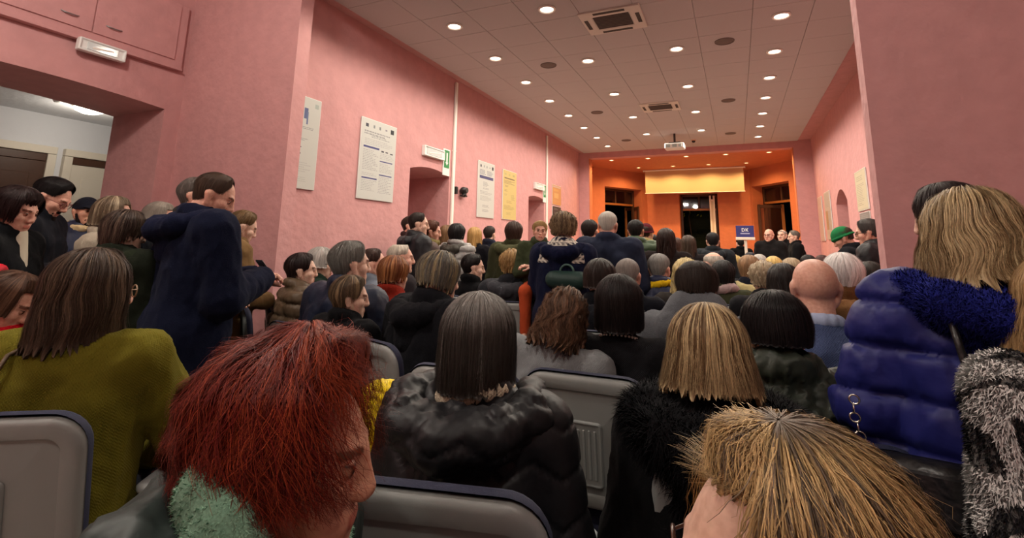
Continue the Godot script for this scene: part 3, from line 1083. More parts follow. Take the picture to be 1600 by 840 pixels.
# ------------------------------------------------------------------ figures
# Figure space: feet on y = 0, facing -z, 1.70 m tall standing, seat at 0.45 when sitting.
# pose: kind sit/stand, lean, side (lean to +x), head Vector3(pitch, yaw, roll) in degrees, arms, bulk, wide, hem, sex
func skeleton(p: Dictionary) -> Dictionary:
	var sit: bool = p.get("kind", "sit") == "sit"
	var hip := Vector3(0, 0.545 if sit else 0.93, 0)
	var tb := Basis.from_euler(Vector3(-deg_to_rad(p.get("lean", 6.0 if sit else 2.0)), deg_to_rad(p.get("twist", 0.0)), deg_to_rad(p.get("side", 0.0))))
	var torso := Transform3D(tb, hip)
	var j := {"hip": hip, "torso": torso}
	var h: Vector3 = p.get("head", Vector3.ZERO)
	var nb := torso * Vector3(0, 0.512, 0.005)
	var hb := Basis(Vector3.UP, deg_to_rad(h.y)) * Basis(Vector3.RIGHT, deg_to_rad(-h.x)) * Basis(Vector3.BACK, deg_to_rad(h.z))
	# the head swings on the neck
	j.neck = nb
	j.head = Transform3D(hb * 0.94, nb + tb * Vector3(0, 0.025, -0.006) + hb * Vector3(0, 0.083, -0.012))
	var w: float = p.get("wide", 1.0)
	for s in [-1.0, 1.0]:
		var k := "r" if s > 0 else "l"
		j["sh_" + k] = torso * Vector3(0.175 * w * s, 0.44, 0.0)
		var arms: String = p.get("arms", "lap" if sit else "side")
		var el: Vector3
		var wr: Vector3
		match arms:
			"lap":
				el = torso * Vector3(0.235 * w * s, 0.17, -0.03)
				wr = Vector3(0.085 * s, 0.635, -0.30)
			"side":
				el = torso * Vector3(0.225 * w * s, 0.14, 0.03)
				wr = torso * Vector3(0.225 * w * s, -0.10, -0.05)
			"front":
				el = torso * Vector3(0.225 * w * s, 0.15, -0.03)
				wr = torso * Vector3(0.07 * s, 0.10, -0.25)
			"phone":
				el = torso * Vector3(0.22 * w * s, 0.14, -0.06)
				wr = torso * Vector3(0.06 * s, 0.21, -0.31)
			"crossed":
				el = torso * Vector3(0.22 * w * s, 0.16, -0.08)
				wr = torso * Vector3(-0.09 * s, 0.20 + 0.03 * s, -0.20)
			"cradle":
				el = torso * Vector3(0.225 * w * s, 0.17, -0.08)
				wr = torso * Vector3(-0.05 * s, 0.25, -0.24)
		if p.has("elbow_" + k):
			el = torso * (p["elbow_" + k] as Vector3)
		if p.has("wrist_" + k):
			wr = torso * (p["wrist_" + k] as Vector3)
		j["el_" + k] = el
		j["wr_" + k] = wr
		j["hp_" + k] = hip + Vector3(0.09 * s, -0.02, 0)
		if sit:
			j["kn_" + k] = Vector3(0.11 * s, 0.525, -0.43)
			j["an_" + k] = Vector3(0.11 * s, 0.09, -0.42)
		else:
			var st: float = p.get("stride", 0.0) * s
			j["kn_" + k] = Vector3(0.095 * s, 0.49, -0.01 + st * 0.5)
			j["an_" + k] = Vector3(0.1 * s, 0.085, 0.03 + st)
		j["to_" + k] = j["an_" + k] + Vector3(0.012 * s, -0.05, -0.14)
	return j

func body_bones(j: Dictionary, p: Dictionary) -> Array:
	var t: Transform3D = j.torso
	var w: float = p.get("wide", 1.0)
	var b := [
		[t * Vector3(-0.07, 0.0, 0), t * Vector3(0.07, 0, 0), 0.08, 0.08],
		[t * Vector3(0, 0.0, 0), t * Vector3(0, 0.25, 0), 0.075, 0.075],
		[t * Vector3(-0.07, 0.25, 0), t * Vector3(0.07, 0.25, 0), 0.075, 0.075],
		[t * Vector3(-0.13 * w, 0.43, 0), t * Vector3(0.13 * w, 0.43, 0), 0.055, 0.055],
		[t * Vector3(0, 0.3, 0), t * Vector3(0, 0.46, 0), 0.07, 0.05],
		[t * Vector3(0, 0.44, 0.005), j.head * Vector3(0, -0.06, 0.02), 0.056 if p.get("sex", "") == "man" else 0.048, 0.052 if p.get("sex", "") == "man" else 0.044]]
	for k in ["l", "r"]:
		b.append([j["sh_" + k], j["el_" + k], 0.045, 0.036])
		b.append([j["el_" + k], j["wr_" + k], 0.036, 0.025])
		b.append([j["hp_" + k], j["kn_" + k], 0.075, 0.05])
		b.append([j["kn_" + k], j["an_" + k], 0.05, 0.035])
		b.append([j["an_" + k], j["to_" + k], 0.034, 0.026])
	return b

var body_cache := {}
func body_mesh(p: Dictionary, near := false) -> ArrayMesh:
	var key := "body" + str(p) + str(near)
	if body_cache.has(key):
		return body_cache[key]
	var j := skeleton(p)
	var buf := new_buf()
	add_to(buf, nets(body_bones(j, p), 0.016 if near else 0.022, 0.03), Transform3D.IDENTITY)
	var sex: String = p.get("sex", "woman")
	add_to(buf, head_mesh(sex, 0.0045 if near else 0.008), j.head)
	for s in [-1.0, 1.0]:
		var k := "r" if s > 0 else "l"
		var hm := hand_mesh(p.get("curl_" + k, 0.55), 0.0055 if near else 0.007)
		var along: Vector3 = (j["wr_" + k] - j["el_" + k]).normalized()
		var palm: Vector3 = p.get("palm_" + k, Vector3(-s * 0.6, -0.8, -0.1))
		var y := -along
		var z := -(palm - along * palm.dot(along)).normalized()
		var x := y.cross(z)
		var hb := Basis(x, y, z)
		if s < 0:
			# a left hand is the mirrored mesh
			var flip := {"v": PackedVector3Array(), "n": PackedVector3Array(), "i": PackedInt32Array()}
			for i in hm.v.size():
				flip.v.append(hm.v[i] * Vector3(-1, 1, 1))
				flip.n.append(hm.n[i] * Vector3(-1, 1, 1))
			for i in range(0, hm.i.size(), 3):
				flip.i.append_array([hm.i[i], hm.i[i + 2], hm.i[i + 1]])
			add_to(buf, flip, Transform3D(hb, j["wr_" + k] + along * 0.02))
		else:
			add_to(buf, hm, Transform3D(hb, j["wr_" + k] + along * 0.02))
	var m := commit(buf)
	body_cache[key] = m
	return m

# a garment on the upper body. g: bulk (extra radius), cell, hem (length below the hips), collar, fold, k
func coat_data(p: Dictionary, g: Dictionary) -> Dictionary:
	var j := skeleton(p)
	var t: Transform3D = j.torso
	var w: float = p.get("wide", 1.0)
	var e: float = g.get("bulk", 0.012)
	var ch: float = g.get("chest", 1.0)
	var b := [
		[t * Vector3(-0.075 * w, -0.02, 0.0), t * Vector3(0.075 * w, -0.02, 0.0), 0.115 * ch + e, 0.115 * ch + e],
		[t * Vector3(-0.06 * w, 0.0, 0.0), t * Vector3(-0.075 * w, 0.33, 0.0), 0.108 * ch + e, 0.10 * ch + e],
		[t * Vector3(0.06 * w, 0.0, 0.0), t * Vector3(0.075 * w, 0.33, 0.0), 0.108 * ch + e, 0.10 * ch + e],
		[t * Vector3(-0.145 * w, 0.43, 0.006), t * Vector3(0.145 * w, 0.43, 0.006), 0.066 + e * 0.8, 0.066 + e * 0.8],
		[t * Vector3(0, 0.43, 0.01), t * Vector3(0, 0.495, 0.01), 0.085 + e * 0.6, 0.06 + e * 0.4]]
	if p.get("sex", "woman") != "man":
		b.append([t * Vector3(-0.075, 0.28, -0.05), t * Vector3(0.075, 0.28, -0.05), 0.075 + e * 0.6, 0.075 + e * 0.6])
	for k in ["l", "r"]:
		b.append([j["sh_" + k], j["el_" + k], 0.056 + e * 0.9, 0.047 + e * 0.8])
		b.append([j["el_" + k], j["wr_" + k], 0.047 + e * 0.8, 0.036 + e * 0.6])
	var clips := []
	var hem: float = g.get("hem", 0.0)
	if hem > 0.0:
		if p.get("kind", "sit") == "stand":
			for k in ["l", "r"]:
				var s := 1.0 if k == "r" else -1.0
				b.append([j.hip + Vector3(0.07 * s, 0, 0), j.hip + Vector3((0.085 + hem * 0.03) * s, -hem - 0.2, 0), 0.115 * ch + e, 0.125 * ch + e + hem * 0.04])
			b.append([j.hip, j.hip + Vector3(0, -hem - 0.2, 0), 0.12 * ch + e, 0.13 * ch + e])
			clips.append([j.hip + Vector3(0, -hem, 0), Vector3(0, -1, 0)])
		else:
			for k in ["l", "r"]:
				b.append([j["hp_" + k], (j["hp_" + k] as Vector3).lerp(j["kn_" + k], minf(1.0, hem)), 0.105 + e, 0.095 + e])
	var collar: float = g.get("collar", 0.021)
	if collar > 0.0:
		var cr: float = g.get("collar_r", 0.066)
		for k in 10:
			var a0 := TAU * k / 10
			var a1 := TAU * (k + 1) / 10
			var up: float = g.get("collar_y", 0.528)
			b.append([t * Vector3(sin(a0) * cr, up + 0.012 * cos(a0), cos(a0) * cr * 0.95 + 0.008), t * Vector3(sin(a1) * cr, up + 0.012 * cos(a1), cos(a1) * cr * 0.95 + 0.008), collar, collar])
	for x in g.get("extra", []):
		b.append([t * (x[0] as Vector3), t * (x[1] as Vector3), x[2], x[3]] + ([x[4]] if x.size() > 4 else []))
	if g.has("neck_cut"):
		clips.append([t * Vector3(0, g.neck_cut, 0), t.basis * Vector3(0, 1, 0.25).normalized()])
	var m := nets(b, g.get("cell", 0.02), g.get("k", 0.035), clips)
	if g.has("quilt"):
		quilt(m, t, g.quilt)
	crease(m, g.get("fold", 0.007), g.get("fold_freq", 10.0), g.get("seed", 1))
	return m

# padded channels: q = {step, depth, width, slant, from, to, zigzag}
func quilt(m: Dictionary, t: Transform3D, q: Dictionary) -> void:
	var inv := t.affine_inverse()
	var v: PackedVector3Array = m.v
	var n: PackedVector3Array = m.n
	for i in v.size():
		var l := inv * v[i]
		var y: float = l.y + q.get("slant", 0.0) * absf(l.x) + q.get("zigzag", 0.0) * absf(fposmod(l.x, 0.12) - 0.06)
		var d := absf(fposmod(y, q.step) - q.step * 0.5)
		d = q.step * 0.5 - d
		var bump: float = exp(-pow(d / q.width, 2.0))
		v[i] -= n[i] * q.depth * bump
		v[i] += n[i] * q.depth * 0.5 * (1.0 - pow(1.0 - minf(1.0, d / (q.step * 0.5)), 2.0))
	m.v = v
	m.n = smooth_normals(v, m.i)

func coat_mesh(p: Dictionary, g: Dictionary) -> ArrayMesh:
	var key := "coat" + str(p) + str(g)
	if not body_cache.has(key):
		body_cache[key] = commit(coat_data(p, g))
	return body_cache[key]

func trousers_mesh(p: Dictionary, e := 0.0, cell := 0.022) -> ArrayMesh:
	var key := "trousers%s%s%s%s" % [p.get("kind", "sit"), e, cell, p.get("stride", 0.0)]
	if body_cache.has(key):
		return body_cache[key]
	var j := skeleton(p)
	var b := [[j.hip + Vector3(-0.08, 0.0, 0), j.hip + Vector3(0.08, 0.0, 0), 0.118 + e, 0.118 + e]]
	for k in ["l", "r"]:
		b.append([j["hp_" + k], j["kn_" + k], 0.094 + e, 0.07 + e])
		b.append([j["kn_" + k], j["an_" + k] + Vector3(0, 0.02, 0), 0.068 + e, 0.055 + e])
	var m := nets(b, cell, 0.03)
	crease(m, 0.005, 12.0, 4)
	body_cache[key] = commit(m)
	return body_cache[key]

func shoe_mesh() -> ArrayMesh:
	if not body_cache.has("shoe"):
		body_cache["shoe"] = commit(nets([[Vector3(0, 0.0, 0.03), Vector3(0, -0.042, -0.02), 0.045, 0.04], [Vector3(0, -0.045, 0.035), Vector3(0.0, -0.05, -0.15), 0.036, 0.034]], 0.012, 0.02, [[Vector3(0, -0.084, 0), Vector3(0, -1, 0)]]))
	return body_cache["shoe"]

func hood_data(p: Dictionary, big := 1.0, cell := 0.012) -> Dictionary:
	var t: Transform3D = skeleton(p).torso
	var q := [Vector3(-0.10, 0.50, -0.045), Vector3(-0.125, 0.485, 0.04), Vector3(-0.085, 0.46, 0.115), Vector3(0, 0.435, 0.145), Vector3(0.085, 0.46, 0.115), Vector3(0.125, 0.485, 0.04), Vector3(0.10, 0.50, -0.045)]
	var b := []
	for k in 6:
		b.append([t * (q[k] * Vector3(big, 1, big)), t * (q[k + 1] * Vector3(big, 1, big)), 0.034 * big, 0.034 * big])
	b.append([t * Vector3(0, 0.43, 0.12), t * Vector3(0, 0.33, 0.125), 0.06 * big, 0.04 * big, Vector3(1.5, 1, 0.7)])
	var m := nets(b, cell, 0.035)
	crease(m, 0.006, 16.0, 9)
	return m

func scarf_data(p: Dictionary, r := 0.035, cell := 0.01) -> Dictionary:
	var t: Transform3D = skeleton(p).torso
	var b := []
	for k in 12:
		var a0 := TAU * k / 12
		var a1 := TAU * (k + 1) / 12
		b.append([t * Vector3(sin(a0) * 0.082, 0.515 + 0.014 * sin(a0 * 2), cos(a0) * 0.078), t * Vector3(sin(a1) * 0.082, 0.515 + 0.014 * sin(a1 * 2), cos(a1) * 0.078), r, r])
	var m := nets(b, cell, 0.02)
	crease(m, 0.007, 26.0, 5)
	return m

func glasses_mesh() -> ArrayMesh:
	if body_cache.has("glasses"):
		return body_cache["glasses"]
	var st := SurfaceTool.new()
	st.begin(Mesh.PRIMITIVE_TRIANGLES)
	for s in [-1.0, 1.0]:
		var ring := []
		for k in 17:
			var a := TAU * k / 16
			ring.append(Vector3(0.034 * s + cos(a) * 0.025, 0.008 + sin(a) * 0.019, -0.102 + 0.1 * pow(0.034 * s + cos(a) * 0.025, 2) * 20.0))
		st.append_from(tube(ring, [0.0022], 6), 0, Transform3D.IDENTITY)
		st.append_from(tube([Vector3(0.058 * s, 0.014, -0.094), Vector3(0.078 * s, 0.015, -0.06), Vector3(0.084 * s, 0.012, 0.01), Vector3(0.082 * s, -0.01, 0.03)], [0.002, 0.002, 0.0018, 0.0018], 6), 0, Transform3D.IDENTITY)
	st.append_from(tube([Vector3(-0.010, 0.012, -0.103), Vector3(0, 0.015, -0.105), Vector3(0.010, 0.012, -0.103)], [0.0018], 6), 0, Transform3D.IDENTITY)
	body_cache["glasses"] = st.commit()
	return body_cache["glasses"]

func beanie_mesh(brim := false) -> ArrayMesh:
	var key := "beanie" + str(brim)
	if body_cache.has(key):
		return body_cache[key]
	var b := [[SKULL_AT + Vector3(0, 0.006, 0.0), SKULL_AT + Vector3(0, 0.012, 0.0), 0.095, 0.095, Vector3(0.9, 1.0, 1.12)]]
	if brim:
		b.append([Vector3(0, 0.055, -0.09), Vector3(0, 0.045, -0.15), 0.06, 0.055, Vector3(1.0, 0.16, 1)])
	else:
		for k in 16:
			var a0 := TAU * k / 16
			var a1 := TAU * (k + 1) / 16
			b.append([SKULL_AT + Vector3(sin(a0) * 0.083, -0.004 - 0.012 * cos(a0), cos(a0) * 0.104), SKULL_AT + Vector3(sin(a1) * 0.083, -0.004 - 0.012 * cos(a1), cos(a1) * 0.104), 0.011, 0.011])
	var m := nets(b, 0.006, 0.008, [[SKULL_AT + Vector3(0, -0.018 if not brim else 0.0, 0.0), Vector3(0, -1, 0.0)]])
	body_cache[key] = commit(m)
	return body_cache[key]

# ------------------------------------------------------------------ putting a person together
const SKIN := {"fair": Color(0.90, 0.76, 0.68), "rosy": Color(0.89, 0.70, 0.62), "tan": Color(0.82, 0.62, 0.52), "warm": Color(0.85, 0.67, 0.57)}

func cloth(c: Color, kind := "wool") -> StandardMaterial3D:
	var key := kind + c.to_html()
	match kind:
		"wool":
			return mat(key, c, 0.95, {"normal": "fine_n", "normal_scale": 0.7, "tex": "wool", "tri": 7.0, "rim": 0.25, "spec": 0.2})
		"knit":
			return mat(key, c, 0.95, {"normal": "knit_n", "normal_scale": 1.0, "tri": 16.0, "rim": 0.2, "spec": 0.2})
		"nylon":
			return mat(key, c, 0.5, {"normal": "crease_n", "normal_scale": 0.28, "tri": 3.0, "spec": 0.35})
		"leather":
			return mat(key, c, 0.38, {"normal": "crease_n", "normal_scale": 0.7, "tri": 4.0, "spec": 0.5})
		"fur":
			return mat(key, c, 0.85, {"vcol": true, "spec": 0.2, "rim": 0.2})
	return mat(key, c, 0.85, {"normal": "fine_n", "normal_scale": 0.4, "tri": 6.0, "spec": 0.25})

# who: at = Vector3(x, height of the crown, z) of the head, turn (degrees, 0 faces the far end), pose, hair, coat ...
func person(who: Dictionary) -> Node3D:
	var p: Dictionary = who.get("pose", {})
	var sit: bool = p.get("kind", "sit") == "sit"
	var near: bool = who.get("near", false)
	var j := skeleton(p)
	var crown: Vector3 = j.head * (SKULL_AT + Vector3(0, SKULL.y + who.get("hair_top", 0.012), 0))
	var at: Vector3 = who.get("at", Vector3.ZERO)
	if who.has("head_at"):
		crown = (j.head as Transform3D).origin
		at = who.head_at
	var sc: float = (at.y - 0.45) / (crown.y - 0.45) if sit else at.y / crown.y
	if who.has("size"):
		sc = who.size
	var turn := deg_to_rad(who.get("turn", 0.0))
	var off := (crown * sc).rotated(Vector3.UP, turn)
	var base := Vector3(at.x - off.x, at.y - crown.y * sc, at.z - off.z)
	var t := thing("person", who.label, "person", base, turn, who.get("group", ""))
	t.scale = Vector3.ONE * sc
	var head := Transform3D(j.head)
	part("body", body_mesh(p, near), mat("skin_" + who.get("skin", "fair"), SKIN[who.get("skin", "fair")], 0.5, {"vcol": true, "tex": "skin", "tri": 9.0, "spec": 0.4, "sss": 0.1}), t)
	if who.has("hair"):
		part("hair", hair_mesh(who.hair, who.get("hair_over", {}), who.get("hair_seed", 3), near), hair_mat(who.get("hair_color", Color.WHITE)), t, head)
	var g: Dictionary = who.get("coat", {})
	var gd := g.duplicate()
	for drop in ["color", "kind", "name"]:
		gd.erase(drop)
	if not gd.has("cell"):
		gd.cell = 0.011 if near else 0.02
	part(g.get("name", "coat"), coat_mesh(p, gd), cloth(g.get("color", srgb(40, 40, 46)), g.get("kind", "wool")), t)
	part("trousers", trousers_mesh(p), cloth(who.get("trousers", srgb(30, 32, 40)), "plain"), t)
	for k in ["l", "r"]:
		part("shoe", shoe_mesh(), mat("shoe", srgb(24, 22, 22), 0.5), t, Transform3D(Basis.IDENTITY, j["an_" + k]))
	if who.has("hood"):
		part("hood", commit(hood_data(p, who.get("hood_size", 1.0))), cloth(who.hood, who.get("hood_kind", g.get("kind", "wool"))), t)
	if who.has("scarf"):
		part("scarf", commit(scarf_data(p, who.get("scarf_r", 0.033))), cloth(who.scarf, "knit"), t)
	if who.has("glasses"):
		part("glasses", glasses_mesh(), mat("frames" + (who.glasses as Color).to_html(), who.glasses, 0.3), t, head)
	if who.has("hat"):
		part("hat", beanie_mesh(who.get("brim", false)), cloth(who.hat, "knit"), t, head * pos(0, -0.012, -0.004))
	if who.has("shirt"):
		part("shirt_collar", commit(ring_data(p, 0.064, 0.512, 0.015)), cloth(who.shirt, "plain"), t)
	if who.has("blouse"):
		part("blouse", commit(nets([[j.torso * Vector3(0, 0.50, -0.05), j.torso * Vector3(0, 0.28, -0.115), 0.05, 0.03]], 0.012, 0.02)), cloth(who.blouse, "plain"), t)
	if who.has("beard"):
		var bb := []
		for s in [-1.0, 1.0]:
			bb.append([Vector3(0.064 * s, -0.02, 0.0), Vector3(0.048 * s, -0.07, -0.03), 0.014, 0.02])
			bb.append([Vector3(0.048 * s, -0.07, -0.03), Vector3(0.0, -0.096, -0.07), 0.022, 0.026])
			bb.append([Vector3(0.03 * s, -0.062, -0.072), Vector3(0.0, -0.042, -0.090), 0.009, 0.008])
		var bm := nets(bb, 0.006, 0.012)
		crease(bm, 0.003, 90.0, 3)
		part("beard", commit(bm), cloth(who.beard, "wool"), t, head)
	if who.has("pearls"):
		var pm := new_buf()
		var pr: Transform3D = j.torso
		for k in 22:
			var a := lerpf(-2.2, 2.2, k / 21.0)
			add_to(pm, ball(pr * Vector3(sin(a) * 0.078, 0.497 + 0.02 * cos(a), cos(a) * 0.074 + 0.012), 0.0055, 6), Transform3D.IDENTITY)
		part("necklace", commit(pm), mat("pearl", srgb(226, 220, 208), 0.25), t)
	if who.has("yoke"):
		part("patterned_yoke", commit(coat_yoke(p, g)), mat("yoke", Color.WHITE, 0.9, {"tex": "yoke", "tri": 7.0}), t)
	if who.has("strap"):
		var sb := thing("shoulder_bag", who.strap, "bag", t.position, turn)
		sb.scale = t.scale
		var pts := []
		for q in [Vector3(-0.085, 0.50, 0.02), Vector3(-0.105, 0.47, 0.095), Vector3(-0.12, 0.36, 0.152), Vector3(-0.13, 0.2, 0.158), Vector3(-0.12, 0.06, 0.165), Vector3(-0.05, 0.0, 0.172), Vector3(0.08, -0.01, 0.17), Vector3(0.18, -0.01, 0.12), Vector3(0.24, -0.02, 0.0)]:
			pts.append(j.torso * q)
		part("strap", tube(pts, [0.006], 6), cloth(srgb(84, 66, 44), "leather"), sb)
		part("pouch", commit(nets([[j.torso * Vector3(0.25, -0.06, -0.10), j.torso * Vector3(0.25, -0.06, 0.06), 0.05, 0.05]], 0.01, 0.02)), cloth(srgb(70, 52, 36), "leather"), sb)
	if who.has("phone"):
		var mid: Vector3 = ((j.wr_l as Vector3) + (j.wr_r as Vector3)) / 2.0
		var fw: Vector3 = (j.wr_r - j.el_r).normalized()
		var ph := thing("mobile_phone", who.phone, "phone", t.transform * (mid + fw * 0.11 + Vector3(0, 0.02, 0)), turn)
		ph.rotation.x = 0.7
		part("case", chamfer_box(0.075, 0.155, 0.009, 0.003), mats.black_plastic, ph)
		part("screen", chamfer_box(0.068, 0.145, 0.002, 0.0005), mat("phone_screen", srgb(60, 70, 90), 0.1), ph, pos(0, 0, 0.005))
	if sit and who.get("chair", true):
		chair(Vector3(base.x, 0, base.z) + (who.get("chair_off", Vector3.ZERO) as Vector3).rotated(Vector3.UP, turn), turn + deg_to_rad(who.get("chair_turn", 0.0)), who.get("chair_label", ""))
	return t

func ring_data(p: Dictionary, cr: float, y: float, r: float, cell := 0.008, rise := 0.012) -> Dictionary:
	var t: Transform3D = skeleton(p).torso
	var b := []
	for k in 14:
		var a0 := TAU * k / 14
		var a1 := TAU * (k + 1) / 14
		b.append([t * Vector3(sin(a0) * cr, y + rise * cos(a0), cos(a0) * cr * 0.95 + 0.008), t * Vector3(sin(a1) * cr, y + rise * cos(a1), cos(a1) * cr * 0.95 + 0.008), r, r, Vector3(1, 1.4, 1)])
	return nets(b, cell, 0.01)

func coat_yoke(p: Dictionary, g: Dictionary) -> Dictionary:
	var t: Transform3D = skeleton(p).torso
	var w: float = p.get("wide", 1.0)
	var e: float = g.get("bulk", 0.012) + 0.007
	return nets([[t * Vector3(-0.145 * w, 0.43, 0.006), t * Vector3(0.145 * w, 0.43, 0.006), 0.066 + e * 0.8, 0.066 + e * 0.8],
		[t * Vector3(-0.075 * w, 0.2, 0.0), t * Vector3(-0.075 * w, 0.33, 0.0), 0.10 + e, 0.10 + e],
		[t * Vector3(0.075 * w, 0.2, 0.0), t * Vector3(0.075 * w, 0.33, 0.0), 0.10 + e, 0.10 + e],
		[t * Vector3(0, 0.43, 0.01), t * Vector3(0, 0.48, 0.01), 0.092 + e, 0.074 + e]], 0.011, 0.035, [[t * Vector3(0, 0.375, 0), Vector3(0, -1, 0)]])

# ------------------------------------------------------------------ chairs
# nested rounded outlines: rings are [inset, z]; the last one is closed with a fan
func inset_panel(w: float, h: float, r: float, rings: Array, bow := 0.0) -> ArrayMesh:
	var v := PackedVector3Array()
	var idx := PackedInt32Array()
	var n := 0
	for g in rings:
		var o := rounded_rect(w - 2 * g[0], h - 2 * g[0], maxf(r - g[0], 0.006), 7)
		n = o.size()
		for q in o:
			v.append(Vector3(q.x, q.y, g[1] - bow * q.x * q.x))
	for k in rings.size() - 1:
		for s in n:
			var a := k * n + s
			var b := k * n + (s + 1) % n
			idx.append_array([a, a + n, b, b, a + n, b + n])
	var last := (rings.size() - 1) * n
	v.append(Vector3(0, 0, rings[-1][1]))
	for s in n:
		idx.append_array([last + s, v.size() - 1, last + (s + 1) % n])
	return mesh_of(v, idx)

var chair_meshes := {}
func chair(at: Vector3, turn: float, label: String, detail := true) -> Node3D:
	if chair_meshes.is_empty():
		chair_meshes.shell = inset_panel(0.47, 0.46, 0.09, [[0.012, -0.016], [0.0, -0.006], [0.0, 0.004], [0.006, 0.014], [0.018, 0.019], [0.048, 0.019], [0.053, 0.011], [0.056, 0.011], [0.12, 0.011]], 0.35)
		chair_meshes.pad = inset_panel(0.474, 0.47, 0.095, [[0.0, 0.016], [-0.002, 0.0], [0.004, -0.014], [0.03, -0.026], [0.1, -0.03]], 0.35)
		chair_meshes.slot = inset_panel(0.125, 0.22, 0.012, [[-0.004, 0.0], [0.0, 0.006], [0.006, 0.006], [0.008, 0.003], [0.03, 0.003]], 0.2)
		chair_meshes.groove = chamfer_box(0.009, 0.17, 0.005, 0.002)
		chair_meshes.seat_shell = inset_panel(0.46, 0.44, 0.08, [[0.05, -0.03], [0.01, -0.022], [0.0, -0.01], [0.0, 0.0], [0.02, 0.004]])
		chair_meshes.seat_pad = inset_panel(0.45, 0.43, 0.08, [[0.01, -0.002], [0.0, 0.01], [0.012, 0.028], [0.06, 0.036]])
		var pads := inset_panel(0.062, 0.27, 0.03, [[0.006, -0.014], [0.0, -0.006], [0.0, 0.006], [0.006, 0.012], [0.016, 0.014]])
		chair_meshes.arm = pads
		chair_meshes.arm_post = tube([Vector3(0, 0.665, -0.08), Vector3(0, 0.56, -0.04), Vector3(0, 0.43, 0.0), Vector3(-0.03, 0.41, 0.0)], [0.014, 0.014, 0.013, 0.013], 8)
		chair_meshes.leg_f = tube([Vector3(0, 0.42, -0.12), Vector3(0.012, 0.2, -0.17), Vector3(0.022, 0.0, -0.21)], [0.0135], 8)
		chair_meshes.leg_b = tube([Vector3(0, 0.42, 0.12), Vector3(0.012, 0.2, 0.19), Vector3(0.022, 0.0, 0.25)], [0.0135], 8)
		chair_meshes.bracket = tube([Vector3(0, 0.42, 0.13), Vector3(0, 0.45, 0.21), Vector3(0, 0.56, 0.235), Vector3(0, 0.64, 0.25)], [0.013], 8)
		mat("chair_grey", srgb(132, 136, 134), 0.42, {"normal": "fine_n", "normal_scale": 0.12, "tri": 20.0})
		mat("chair_navy", srgb(20, 26, 54), 0.8, {"normal": "fine_n", "normal_scale": 0.5, "tri": 12.0})
		mat("chair_arm", srgb(176, 184, 186), 0.4)
		mat("chair_tube", srgb(92, 96, 100), 0.4, {"metal": 0.4})
	var t := thing("chair", label, "chair", at, turn, "grey plastic audience chairs")
	var tilt := Transform3D(Basis(Vector3.RIGHT, deg_to_rad(9.0)), Vector3(0, 0.755, 0.275))
	var shell := part("backrest", chair_meshes.shell, mats.chair_grey, t, tilt)
	if detail:
		var sl := part("slotted_panel", chair_meshes.slot, mats.chair_grey, shell, pos(0.0, -0.035, 0.011))
		for k in 5:
			part("rib", chair_meshes.groove, mats.chair_grey, sl, pos(-0.04 + 0.02 * k, 0.0, 0.0045))
	part("back_cushion", chair_meshes.pad, mats.chair_navy, t, tilt * pos(0, 0.004, -0.012))
	var flat := Transform3D(Basis(Vector3.RIGHT, -PI / 2), Vector3(0, 0.425, 0.0))
	part("seat", chair_meshes.seat_shell, mats.chair_grey, t, flat)
	part("seat_cushion", chair_meshes.seat_pad, mats.chair_navy, t, flat * pos(0, 0, 0.004))
	for s in [-1.0, 1.0]:
		part("armrest", chair_meshes.arm, mats.chair_arm, t, Transform3D(Basis(Vector3.UP, -s * 0.08) * Basis(Vector3.RIGHT, -PI / 2), Vector3(0.275 * s, 0.675, -0.12)))
		part("armrest_post", chair_meshes.arm_post, mats.chair_tube, t, Transform3D(Basis.from_scale(Vector3(s, 1, 1)), Vector3(0.268 * s, 0, 0)))
		part("leg", chair_meshes.leg_f, mats.chair_tube, t, Transform3D(Basis.from_scale(Vector3(s, 1, 1)), Vector3(0.19 * s, 0, 0)))
		part("leg", chair_meshes.leg_b, mats.chair_tube, t, Transform3D(Basis.from_scale(Vector3(s, 1, 1)), Vector3(0.19 * s, 0, 0)))
		part("back_bracket", chair_meshes.bracket, mats.chair_tube, t, pos(0.13 * s, 0, 0))
	return t

# ------------------------------------------------------------------ printed sheets
# marks are [x, y, w, h, colour] in hundredths of the sheet's width and height from its top left
func print_texture(paper: Color, marks: Array, seed_: int, w := 210, h := 300) -> ImageTexture:
	var img := Image.create(w, h, false, Image.FORMAT_RGBA8)
	img.fill(paper)
	var r := RandomNumberGenerator.new()
	r.seed = seed_
	for m in marks:
		var x := int(m[0] * w / 100.0)
		var y := int(m[1] * h / 100.0)
		var ww := int(m[2] * w / 100.0)
		var hh := int(m[3] * h / 100.0)
		if m.size() > 5:                       # a block of illegible small lines: the sixth entry is the line pitch
			var yy := y
			while yy < y + hh:
				var cut := r.randf_range(0.6, 1.0)
				var xx := x
				while xx < x + ww * cut:
					var word := r.randi_range(4, 14)
					img.fill_rect(Rect2i(xx, yy, mini(word, int(x + ww - xx)), maxi(1, int(m[5] * 0.45))), m[4])
					xx += word + 3
				yy += int(m[5])
		else:
			img.fill_rect(Rect2i(x, y, ww, hh), m[4])
	return ImageTexture.create_from_image(img)

func sheet(w: float, h: float) -> ArrayMesh:
	var v := PackedVector3Array([Vector3(-w / 2, -h / 2, 0), Vector3(w / 2, -h / 2, 0), Vector3(w / 2, h / 2, 0), Vector3(-w / 2, h / 2, 0)])
	var uv := PackedVector2Array([Vector2(0, 1), Vector2(1, 1), Vector2(1, 0), Vector2(0, 0)])
	var n := PackedVector3Array([Vector3.BACK, Vector3.BACK, Vector3.BACK, Vector3.BACK])
	return mesh_of(v, PackedInt32Array([0, 2, 1, 0, 3, 2]), n, PackedColorArray(), uv)

